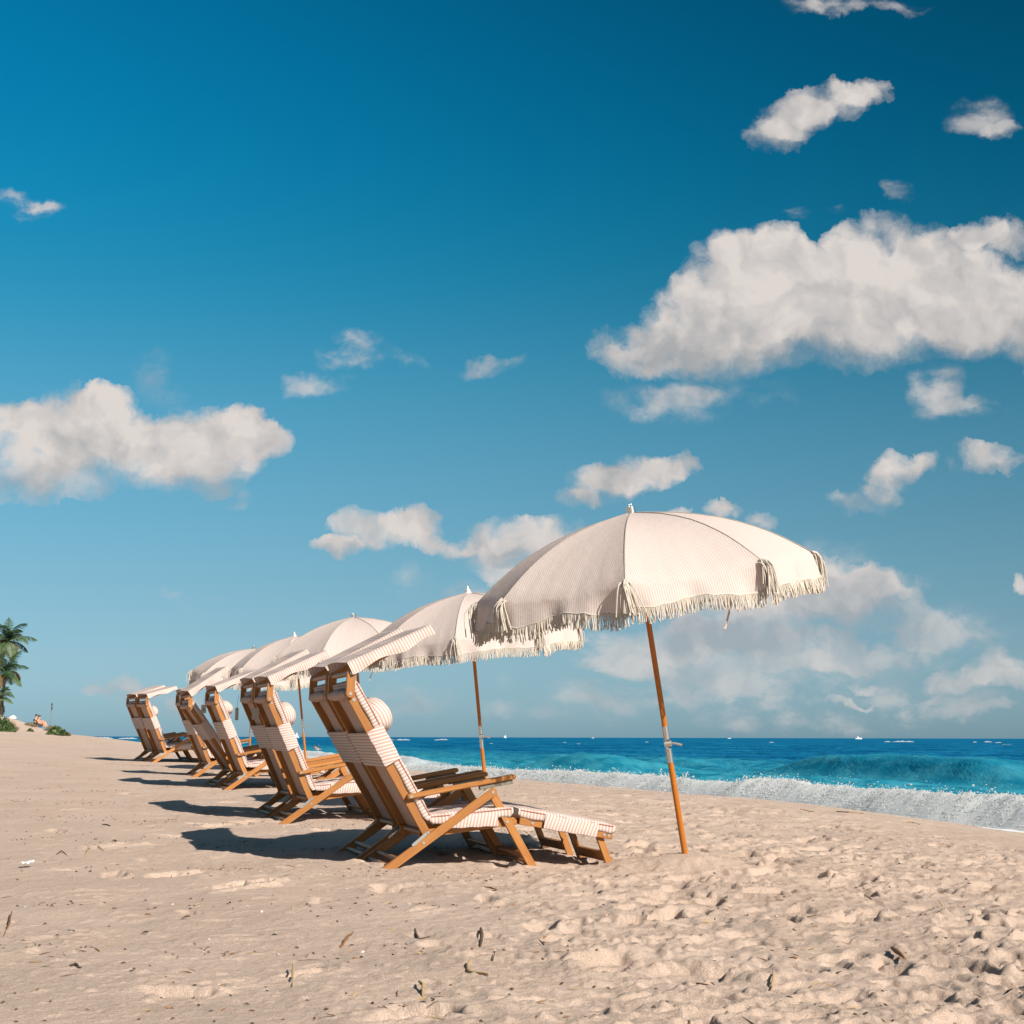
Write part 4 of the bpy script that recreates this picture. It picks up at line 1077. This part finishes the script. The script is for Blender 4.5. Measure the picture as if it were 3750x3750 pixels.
def shrub(u, v, w, h, n, m, name, label, cat, blade=False, seed=0, size=.075):
    rd = np.random.default_rng(seed); x, y, z = hit(u, v); k_ = y / F; w *= k_; h *= k_; root = empty(name, (x, y, z))
    st_ = MB(); lf = MB()
    for k in range(9):
        a = rd.uniform(0, 6.28); e = (w * .4 * math.cos(a) * rd.random(), w * .4 * math.sin(a) * rd.random(), h * rd.uniform(.4, .8)); st_.tube([(0, 0, -.08), (e[0] * .4, e[1] * .4, e[2] * .6), e], [.012, .009, .004], 4)
    for k in range(n):
        a = rd.uniform(0, 6.28); r = w / 2 * math.sqrt(rd.random()); hz = h * (1 - (2 * r / w) ** 2) * (.75 + .4 * rd.random())
        c = np.array([r * math.cos(a), r * math.sin(a), 0])
        if blade:
            t = c + np.array([rd.normal() * .15 * h, rd.normal() * .15 * h, max(hz, .3 * h)]); q = .012
            m_ = (c + t) / 2 + np.array([0, 0, .1 * h])
            lf.add([c - (q, 0, 0.05), c + (q, 0, -.05), m_ + (q * .8, 0, 0), m_ - (q * .8, 0, 0), t], [[0, 1, 2, 3], [3, 2, 4]], [[(0, 0)] * 4, [(0, 0)] * 3])
        else:
            c[2] = hz * rd.random() ** .45; d1 = rd.normal(size=3); d1 /= np.linalg.norm(d1); d2 = np.cross(d1, rd.normal(size=3)); d2 /= np.linalg.norm(d2); s = size * rd.uniform(.6, 1.3)
            lf.add([c - d1 * s, c + d2 * s * .6, c + d1 * s, c - d2 * s * .6], [[0, 1, 2, 3]], [[(0, 0)] * 4])
    st_.build('stem', M_BARK, root); lf.build('foliage', m, root, smooth=0); tag(root, label, cat)
shrub(8, 2684, 100, 52, 1500, M_SHRUB, 'dune_shrub', 'dense green shrub under the palms at the left edge', 'shrub', seed=1)
shrub(38, 2678, 60, 36, 420, M_OATS, 'dune_grass', 'tan grass clump between the palm shrub and the white tarp', 'grass clump', True, 2)
shrub(112, 2684, 26, 12, 240, M_SHRUB, 'dune_shrub', 'tiny green plant alone on the pale sand slope', 'shrub', seed=3, size=.05)
shrub(112, 2664, 56, 18, 260, M_OATS, 'dune_grass', 'low dune grass on the crest left of the seated couple', 'grass clump', True, 4)
shrub(188, 2683, 50, 26, 250, M_OATS, 'dune_grass', 'taller dune grass rising behind the seated couple', 'grass clump', True, 5)
shrub(206, 2696, 66, 32, 900, M_SHRUB, 'dune_shrub', 'rounded green shrub between the couple and the thin post', 'shrub', seed=6)
shrub(232, 2699, 46, 20, 520, M_SHRUB, 'dune_shrub', 'low green shrub trailing down right of the thin post', 'shrub', seed=7)
shrub(252, 2699, 20, 11, 150, M_RUST, 'dune_shrub', 'small rust coloured plant at the foot of the dune', 'shrub', seed=8, size=.05)
# thin post with a dark bracket
x, y, z = on_sand(205, 112); root = empty('marker_post', (x, y, z)); hp = (2700 - 2581) / F * 112 + CZ - z
MB().tube([(0, 0, -.3), (0, 0, hp * .74)], .022, 8).build('pole', M_TEAK_OLD, root, smooth=60)
k_ = MB(); k_.box((-.035, -.02, hp * .72), (.035, .02, hp)); k_.box((.05, -.015, hp * .76), (.075, .015, hp * 1.02)); k_.box((-.06, -.02, hp * .80), (.075, .02, hp * .83)); k_.box((-.06, -.02, hp * .93), (.075, .02, hp * .96))
k_.build('bracket', plain('dark_bracket', (.10, .10, .09), .7), root)
tag(root, 'thin weathered post with a dark bracket on top, right of the couple', 'post')
# white tarp on the crest
x, y, z = on_sand(66, 117); P = np.zeros((9, 9, 3))
for i in range(9):
    for j in range(9):
        a, b_ = i / 8 * 2 - 1, j / 8 * 2 - 1; P[i, j] = (a * .38, b_ * .35, -.05 + .30 * (1 - max(abs(a + .25 * b_), abs(b_)) ** 1.6) + .03 * math.sin(i * 2.1 + j) * (1 - abs(a)))
o = MB().grid(P, lambda i, j: (0, 0)).build('tarp', M_CAPW, smooth=50); o.location = (x, y, z + .12); tag(o, 'small white tarp heaped on the dune crest under the palms', 'tarp')

# people
M_SKIN = plain('skin', (0.52, 0.27, 0.17), .6, 0, .06, 8); M_SKIN2 = plain('tanned_skin', (0.42, 0.20, 0.12), .6, 0, .06, 8)
M_BLACK = plain('black_cloth', (0.012, 0.013, 0.016), .9); M_HAIR = plain('dark_hair', (0.02, 0.014, 0.01), .7); M_SHORT = plain('swim_shorts', (0.05, 0.06, 0.10), .9)
def skin(name, V, E, Rr, m, parent=None, sub=2):
    me = bpy.data.meshes.new(name); me.from_pydata(V, E, []); o = bpy.data.objects.new(name, me); COL.objects.link(o)
    o.modifiers.new('s', 'SKIN')
    for i, r in enumerate(Rr): me.skin_vertices[0].data[i].radius = (r, r) if not isinstance(r, tuple) else r
    me.skin_vertices[0].data[0].use_root = True
    sb = o.modifiers.new('u', 'SUBSURF'); sb.levels = sb.render_levels = sub
    dg = bpy.context.evaluated_depsgraph_get(); new = bpy.data.meshes.new_from_object(o.evaluated_get(dg)); new.name = name
    bpy.data.objects.remove(o); bpy.data.meshes.remove(me)
    new.materials.clear(); new.materials.append(m)
    new.polygons.foreach_set('use_smooth', [True] * len(new.polygons))
    return reg(link(name, new, parent)) if parent is not None else link(name, new)
def blobm(c, r, n=8):
    mb = MB(); P = np.zeros((n, 2 * n + 1, 3))
    for i in range(n):
        for j in range(2 * n + 1):
            a, b_ = math.pi * i / (n - 1), 2 * math.pi * j / (2 * n); P[i, j] = (c[0] + r[0] * math.sin(a) * math.cos(b_), c[1] + r[1] * math.sin(a) * math.sin(b_), c[2] + r[2] * math.cos(a))
    return mb.grid(P, lambda i, j: (0, 0))
def seated(loc, rz, m, label, top, lean, hair, reach):
    root = empty('person', loc, rz)
    V = [(0, 0, .12), (-.05 * lean, 0, .30), (-.04 * lean, 0, .50), (.00, 0, .60), (.03, 0, .68), (.045, 0, .77), (.05, 0, .84)]
    E = [(0, 1), (1, 2), (2, 3), (3, 4), (4, 5), (5, 6)]; Rr = [(.15, .12), (.13, .10), (.15, .10), .055, (.075, .085), (.085, .095), (.06, .065)]
    for s in (-1, 1):
        b = len(V); V += [(.08, s * .10, .13), (.40, s * .13, .44), (.62, s * .12, .06), (.76, s * .13, .03)]; E += [(0, b), (b, b + 1), (b + 1, b + 2), (b + 2, b + 3)]; Rr += [.09, .065, .042, .035]
        b = len(V); V += [(-.03, s * .19, .52), (.12 + .05 * reach, s * .24, .30), (.34, s * .13, .40 + .1 * reach), (.41, s * .11, .41 + .1 * reach)]; E += [(2, b), (b, b + 1), (b + 1, b + 2), (b + 2, b + 3)]; Rr += [.055, .042, .032, .028]
        h = len(V); V += [(.47, s * .10 + q, .41 + .1 * reach - .015 * abs(i_ - 1)) for i_, q in enumerate((-.03, 0, .03))] + [(.43, s * .07, .44 + .1 * reach)]; E += [(b + 3, h), (b + 3, h + 1), (b + 3, h + 2), (b + 3, h + 3)]; Rr += [.010] * 4
    skin('body', V, E, Rr, m, root)
    fc = MB()
    for s in (-1, 1): fc.v  # eyes, nose and mouth below
    f = blobm((.135, 0, .765), (.020, .016, .026), 6); f.build('nose', m, root, smooth=80)
    for s in (-1, 1): blobm((.122, s * .033, .795), (.012, .014, .008), 5).build('eye', M_HAIR, root); blobm((.04, s * .095, .77), (.022, .012, .03), 5).build('ear', m, root, smooth=80)
    blobm((.122, 0, .725), (.010, .026, .006), 5).build('mouth', M_RUST, root)
    blobm((.025, 0, .825 if hair == 'cap' else .815), (.105, .10, .085 if hair == 'cap' else .10), 10).build('cap' if hair == 'cap' else 'hair', M_HAIR, root, smooth=80)
    if top:
        skin('shirt', [V[0], V[1], V[2], (-.03, -.20, .52), (-.03, .20, .52), (.05, -.24, .40), (.05, .24, .40)], [(0, 1), (1, 2), (2, 3), (2, 4), (3, 5), (4, 6)], [(.165, .135), (.145, .115), (.165, .118), .07, .07, .062, .062], M_BLACK, root)
    skin('shorts', [(0, 0, .12), (.08, -.10, .14), (.08, .10, .14), (.26, -.12, .31), (.26, .12, .31)], [(0, 1), (0, 2), (1, 3), (2, 4)], [(.165, .13), .105, .105, .09, .09], M_BLACK if top else M_SHORT, root)
    tag(root, label, 'person')
x, y, z = on_sand(150, 110); seated((x, y, z - .02), R(-15), M_SKIN, 'person with dark hair and black top sitting on the dune slope', True, 1.0, 'hair', 0)
x, y, z = on_sand(161, 109.5); seated((x, y, z - .02), R(-8), M_SKIN, 'bare chested person sitting beside the one in black, knees drawn up', False, .6, 'cap', 1)
def swimmer(u, v, label, m, arm):
    d = ray(u, v); k = (SEA + .05 - CZ) / d[2]; p = np.array([0, 0, CZ]) + d * k
    root = empty('person', tuple(p), R(-60))
    V = [(0, 0, -.35), (0, 0, -.1), (0, 0, .12), (0, 0, .22), (.01, 0, .33), (.02, 0, .40)]; E = [(0, 1), (1, 2), (2, 3), (3, 4), (4, 5)]; Rr = [(.14, .11), (.15, .11), (.16, .11), .06, (.08, .095), (.06, .07)]
    for s in (-1, 1):
        b = len(V); V += [(0, s * .20, .12), (.15, s * .38, .10 if not arm else .25), (.30, s * .42, .0 if not arm else .45), (.36, s * .43, 0 if not arm else .52)]; E += [(2, b), (b, b + 1), (b + 1, b + 2), (b + 2, b + 3)]; Rr += [.058, .045, .034, .03]
        h = len(V); V += [(.42, s * .43 + q, .0 if not arm else .58) for q in (-.03, 0, .03)]; E += [(b + 3, h + i_) for i_ in range(3)]; Rr += [.010] * 3
    skin('body', V, E, Rr, m, root); blobm((.0, 0, .38), (.10, .095, .09), 8).build('hair', M_HAIR, root, smooth=80)
    tag(root, label, 'person')
swimmer(1166, 2748, 'swimmer in the water lower right of the two heads, behind the second pair', M_SKIN, False)
swimmer(1158, 2742, 'swimmer slightly higher of the two bathing behind the second pair of chairs', M_SKIN2, True)
swimmer(1439, 2743, 'dark head of a lone swimmer just right of the nearest chair back', M_SKIN2, False)

# boats on the horizon
M_HULL = plain('boat_white', (.80, .80, .80), .4); M_GLASS = plain('boat_glass', (.03, .05, .07), .15)
def boat(u, Y, L, label, kind):
    x = (u - 1875) / F * Y; root = empty('motor_yacht' if kind == 'yacht' else 'sailing_boat' if kind == 'sail' else 'motor_boat', (x, Y, SEA), R(180 if kind != 'yacht' else 0))
    sec = [(-.5, .9, .5), (-.2, 1.0, .5), (.2, .95, .55), (.4, .55, .62), (.52, .04, .72)]; P = np.zeros((5, 5, 3))
    for i, (f, w, h) in enumerate(sec):
        hw = .16 * L * w; hh = L * .26 * h
        for j, (a, b_) in enumerate([(-1, 1), (-.8, -.3), (0, -.6), (.8, -.3), (1, 1)]): P[i, j] = (f * L, a * hw, b_ * hh if b_ > 0 else b_ * L * .06)
    mb = MB(); mb.grid(P, lambda i, j: (0, 0)); mb.add([P[i, 0] for i in range(5)] + [P[i, 4] for i in range(5)], [[i, 5 + i, 6 + i, i + 1] for i in range(4)], [[(0, 0)] * 4] * 4); mb.add([P[0, j] for j in range(5)], [[4, 3, 2, 1, 0]], [[(0, 0)] * 5]); mb.build('hull', M_HULL, root, smooth=40)
    dk = L * .14
    if kind == 'sail':
        MB().tube([(0, 0, dk), (0, 0, L * 1.25)], L * .008, 6).build('mast', M_STEEL, root)
        s_ = MB(); s_.add([(-.02 * L, 0, L * .22), (-.42 * L, .06 * L, L * .22), (-.02 * L, .01, L * 1.2), (-.22 * L, .07 * L, L * .6)], [[0, 1, 3, 2]], [[(0, 0)] * 4]); s_.add([(.03 * L, 0, L * .2), (.48 * L, .02 * L, L * .18), (.03 * L, .01, L * 1.1)], [[0, 1, 2]], [[(0, 0)] * 3]); s_.build('sail', M_HULL, root, smooth=0)
    else:
        c = MB(); c.prism([(-.25 * L, dk * .9), (.22 * L, dk * .9), (.12 * L, dk + .13 * L), (-.22 * L, dk + .13 * L)], -.10 * L, .10 * L, (1, 0)); c = c.build('cabin', M_HULL, root, bevel=.02 * L)
        MB().prism([(-.20 * L, dk + .05 * L), (.185 * L, dk + .05 * L), (.15 * L, dk + .10 * L), (-.20 * L, dk + .10 * L)], -.103 * L, .103 * L, (1, 0)).build('window', M_GLASS, c)
        if kind == 'yacht':
            MB().prism([(-.20 * L, dk + .13 * L), (.05 * L, dk + .13 * L), (.0, dk + .22 * L), (-.18 * L, dk + .22 * L)], -.08 * L, .08 * L, (1, 0)).build('flybridge', M_HULL, root, bevel=.01 * L)
            r_ = MB(); r_.tube([(-.08 * L, 0, dk + .2 * L), (-.08 * L, 0, dk + .42 * L)], L * .008, 6); r_.tube([(-.2 * L, .08 * L, dk + .1 * L), (-.36 * L, .12 * L, dk + .55 * L)], L * .005, 5); r_.tube([(-.2 * L, -.08 * L, dk + .1 * L), (-.36 * L, -.12 * L, dk + .55 * L)], L * .005, 5); r_.build('outrigger', M_STEEL, root)
    tag(root, label, 'boat')
boat(3132, 3200, 14, 'white motor yacht with tall cabin on the horizon, right part of the sea', 'yacht')
boat(2664, 3600, 8, 'small white motor boat on the horizon between the big pole and the yacht', 'motor')
boat(1098, 2600, 8.5, 'white sailing boat on the horizon between the second pair and the nearest chairs', 'sail')
boat(1853, 4200, 8, 'faint white sail on the horizon left of the large umbrella pole', 'sail')
boat(2170, 4000, 7, 'tiny white motor boat on the horizon under the large umbrella', 'motor')

# ---------------------------------------------------------------- things washed up or dropped on the sand
M_BITS = [plain('bark_brown', (.085, .048, .025), .9), plain('straw', (.36, .23, .10), .9), plain('leaf_brown', (.22, .10, .035), .8), plain('shell_white', (.52, .47, .42), .7), plain('dark_weed', (.035, .026, .018), .9)]
def twig(pxs, r, mi, name, label, cat, lift=.004, up=None):
    pts = []
    for k, (u, v) in enumerate(pxs):
        p = hit(u, v); z = gz(p[0], p[1]); pts.append((p[0], p[1], z + lift * .7 + (up[k] * .3 if up else 0)))
    out = []; r = r * .62
    for a, b_ in zip(pts[:-1], pts[1:]):
        for q in range(3): f = q / 3; out.append(tuple(a[i] * (1 - f) + b_[i] * f + random.uniform(-1, 1) * r * .5 for i in range(3)))
    out.append(pts[-1]); n = len(out)
    o = MB().tube(out, [r * (1.05 - .5 * abs(2 * i / max(1, n - 1) - .8)) for i in range(n)], 6).build(name, M_BITS[mi], smooth=60)
    tag(o, label, cat); return o
G = 'driftwood twigs lying on the sand'
for pxs, r, mi, name, lab, cat, up in [
    ([(1770, 3238), (1800, 3240), (1824, 3247)], .006, 2, 'twig', 'upper of two short parallel twigs on the sand before the footrest', 'twig', None),
    ([(1780, 3252), (1805, 3250), (1822, 3255)], .006, 2, 'twig', 'lower of two short parallel twigs on the sand before the footrest', 'twig', None),
    ([(1522, 3415), (1538, 3440), (1578, 3428)], .008, 0, 'twig', 'dark bent twig like a tick mark, in the middle foreground', 'twig', None),
    ([(1723, 3548), (1718, 3570), (1730, 3580), (1794, 3588)], .010, 1, 'twig', 'pale hooked stick lying in the middle foreground', 'twig', [.05, .01, .0, .01]),
    ([(1540, 3618), (1550, 3640), (1552, 3658)], .008, 1, 'twig', 'short upright stub of pale stick left of the hooked stick', 'twig', [.045, .03, .0]),
    ([(1768, 3434), (1762, 3470)], .012, 0, 'twig', 'stubby dark wood chip standing in the sand, centre foreground', 'twig', [.035, -.01]),
    ([(3272, 3488), (3318, 3524)], .014, 2, 'twig', 'thick broken brown stick in the right foreground hollow', 'twig', [.045, .015]),
    ([(2952, 3352), (2985, 3342), (3020, 3332)], .006, 0, 'twig', 'thin wavy twig upper right of the foreground footprints', 'twig', None),
    ([(2838, 3570), (2830, 3598), (2828, 3625)], .007, 1, 'straw_stem', 'pale straw stem leaning in a footprint, right foreground', 'straw', [.04, .01, .0]),
    ([(2545, 3574), (2556, 3588), (2598, 3601)], .006, 2, 'twig', 'curled brown twig below the large umbrella in the foreground', 'twig', None),
    ([(3585, 3585), (3630, 3556), (3672, 3538)], .007, 0, 'twig', 'long thin twig slanting upward in the lower right', 'twig', None),
    ([(3064, 2968), (3110, 2976), (3160, 2978), (3195, 2992)], .014, 2, 'seaweed_strand', 'long brown seaweed strand on the sand crest near the surf', 'seaweed', None),
    ([(2870, 2925), (2885, 2920), (2905, 2927)], .030, 4, 'seaweed_clump', 'dark round seaweed clump on the crest left of the long strand', 'seaweed', None),
    ([(2908, 2927), (2920, 2922), (2940, 2929)], .012, 4, 'seaweed_strand', 'short dark seaweed piece touching the round clump', 'seaweed', None),
    ([(3322, 3010), (3345, 3012), (3372, 3018)], .012, 2, 'seaweed_strand', 'brown seaweed piece farthest right along the sand crest', 'seaweed', None),
    ([(2932, 2962), (2955, 2963), (2985, 2968)], .012, 2, 'seaweed_strand', 'brown seaweed piece below the dark round clump', 'seaweed', None),
    ([(46, 3362), (38, 3390), (16, 3434)], .006, 2, 'straw_stem', 'curved brown straw stem at the left edge of the foreground', 'straw', [.05, .03, 0]),
    ([(336, 3473), (370, 3490)], .008, 1, 'straw_stem', 'short golden straw piece in the left foreground', 'straw', None),
    ([(110, 3524), (158, 3527)], .005, 1, 'straw_stem', 'pale straw lying flat in the lower left', 'straw', None),
    ([(258, 3549), (280, 3546), (300, 3548)], .010, 4, 'twig', 'dark flat twig in the lower left foreground', 'twig', None),
    ([(1078, 3560), (1075, 3628)], .006, 1, 'straw_stem', 'straight straw stem standing upright left of centre', 'straw', [.06, 0]),
    ([(313, 3145), (325, 3118), (345, 3105)], .006, 1, 'straw_stem', 'arched dry stem left of the long chair shadow', 'straw', [0, .03, .015]),
    ([(345, 3104), (365, 3112), (384, 3118)], .005, 1, 'straw_stem', 'dry side stem beside the arched one, left of the chair shadow', 'straw', [.02, .015, 0]),
    ([(210, 3140), (228, 3130), (248, 3140)], .006, 0, 'twig', 'small dark twig bent like a roof, left side', 'twig', [0, .02, 0]),
    ([(1250, 3465), (1275, 3448), (1298, 3428)], .009, 2, 'twig', 'brown splintered twig left of the tick shaped one', 'twig', [0, .02, .03]),
    ([(2830, 2935 + 30), (2838, 2985)], .005, 0, 'twig', 'tiny dark stick by the crest above the footprints', 'twig', None),
]:
    twig(pxs, r, mi, name, lab, cat, up=up)
def leaf(u, v, L, W_, mi, rot, label, cat='leaf', name='dry_leaf', h=.25):
    p = hit(u, v); z = gz(p[0], p[1]); P = np.zeros((6, 4, 3))
    for i in range(6):
        for j in range(4):
            f = i / 5; g = j / 3 - .5; w = W_ * math.sin(math.pi * (.08 + .84 * f)) ** .8; P[i, j] = (L * (f - .5), g * w, h * L * (f * (1 - f)) + .25 * w * abs(g) + .004)
    mb = MB(); mb.grid(P, lambda i, j: (0, 0)); Q = P[:, ::-1].copy(); Q[..., 2] -= .0025; mb.grid(Q, lambda i, j: (0, 0))
    o = mb.build(name, M_BITS[mi], smooth=50); o.location = (p[0], p[1], z + .004); o.rotation_euler = (random.uniform(-.3, .3), random.uniform(-.3, .3), rot); tag(o, label, cat)
leaf(392, 3036, .062, .034, 0, .3, 'dark curled leaf on the sand, upper left of the long shadow')
leaf(421, 3090, .040, .022, 2, 1.0, 'small brown leaf below the dark curled leaf')
leaf(684, 3375, .045, .016, 2, -.4, 'narrow orange brown leaf in the left foreground')
leaf(264, 3427, .030, .014, 4, .9, 'tiny dark leaf in the left foreground')
leaf(1986, 3686, .055, .030, 2, .4, 'red brown curled leaf at the bottom centre')
leaf(2022, 3692, .026, .014, 2, -.3, 'smaller red brown leaf right beside the one at bottom centre')
leaf(535, 3418, .034, .012, 0, -.5, 'slim dark leaf left of centre foreground')
leaf(2205, 3164 + 110, .028, .018, 4, 0, 'small black leaf fragment below the footrest')
leaf(3066, 3442, .028, .014, 2, .2, 'small rusty leaf in the right foreground')
# crumpled paper scrap
p = hit(102, 3183); z = gz(p[0], p[1]); P = np.zeros((5, 6, 3)); rp = np.random.default_rng(4)
for i in range(5):
    for j in range(6): P[i, j] = ((j / 5 - .5) * .062, (i / 4 - .5) * .03, .004 + .022 * (i / 4) + .012 * rp.random() + .012 * abs(j - 1.5) / 3)
mb = MB(); mb.grid(P, lambda i, j: (0, 0)); Q = P[:, ::-1].copy(); Q[..., 2] -= .002; mb.grid(Q, lambda i, j: (0, 0))
o = mb.build('paper_scrap', plain('paper', (.82, .80, .78), .8), smooth=0); o.location = (p[0], p[1], z + .004); o.rotation_euler = (-.5, 0, .1); tag(o, 'crumpled white paper scrap lying on the sand at far left', 'paper')
# fine beach litter: shell grit, bark and straw crumbs beyond counting
mb = MB(); rl = np.random.default_rng(21)
for k in range(5200):
    if k % 3 == 0: s = rl.uniform(-2.6, 8.0); t = 3.4 + 22 * rl.random() ** 1.5
    else:
        ci = rl.integers(160); s = -2.6 + 10.6 * math.modf(ci * .618)[0] + rl.normal() * .16; t = 3.4 + 20 * math.modf(ci * .377 + .1)[0] ** 1.5 + rl.normal() * .13
    x, y = xy(s, t)
    if abs(math.atan2(x, y)) > R(21): continue
    z = gz(x, y) + .0015; a = rl.uniform(0, 6.28); kind = rl.random()
    if kind < .22: L, w, mi = rl.uniform(.012, .040), .0016, (1 if rl.random() < .6 else 0)
    elif kind < .27: L, w, mi = rl.uniform(.003, .009), rl.uniform(.003, .006), 3
    elif kind < .75: L, w, mi = rl.uniform(.003, .010), rl.uniform(.002, .005), 0
    elif kind < .9: L, w, mi = rl.uniform(.005, .015), rl.uniform(.002, .005), 2
    else: L, w, mi = rl.uniform(.004, .012), rl.uniform(.002, .005), 4
    c, s_ = math.cos(a), math.sin(a); ti = rl.normal() * .25 * L; hh = min(w, .005)
    A = (x - c * L - s_ * w, y - s_ * L + c * w, z - ti); B = (x + c * L - s_ * w, y + s_ * L + c * w, z + ti); C_ = (x + c * L + s_ * w, y + s_ * L - c * w, z + ti); D_ = (x - c * L + s_ * w, y - s_ * L - c * w, z - ti); T_p = (x, y, z + hh + abs(ti) * .3)
    mb.add([A, B, C_, D_, T_p], [[0, 4, 1], [1, 4, 2], [2, 4, 3], [3, 4, 0]], [[(0, 0)] * 3] * 4, mi)
tag(mb.build('beach_litter', M_BITS, smooth=0), kind='stuff')
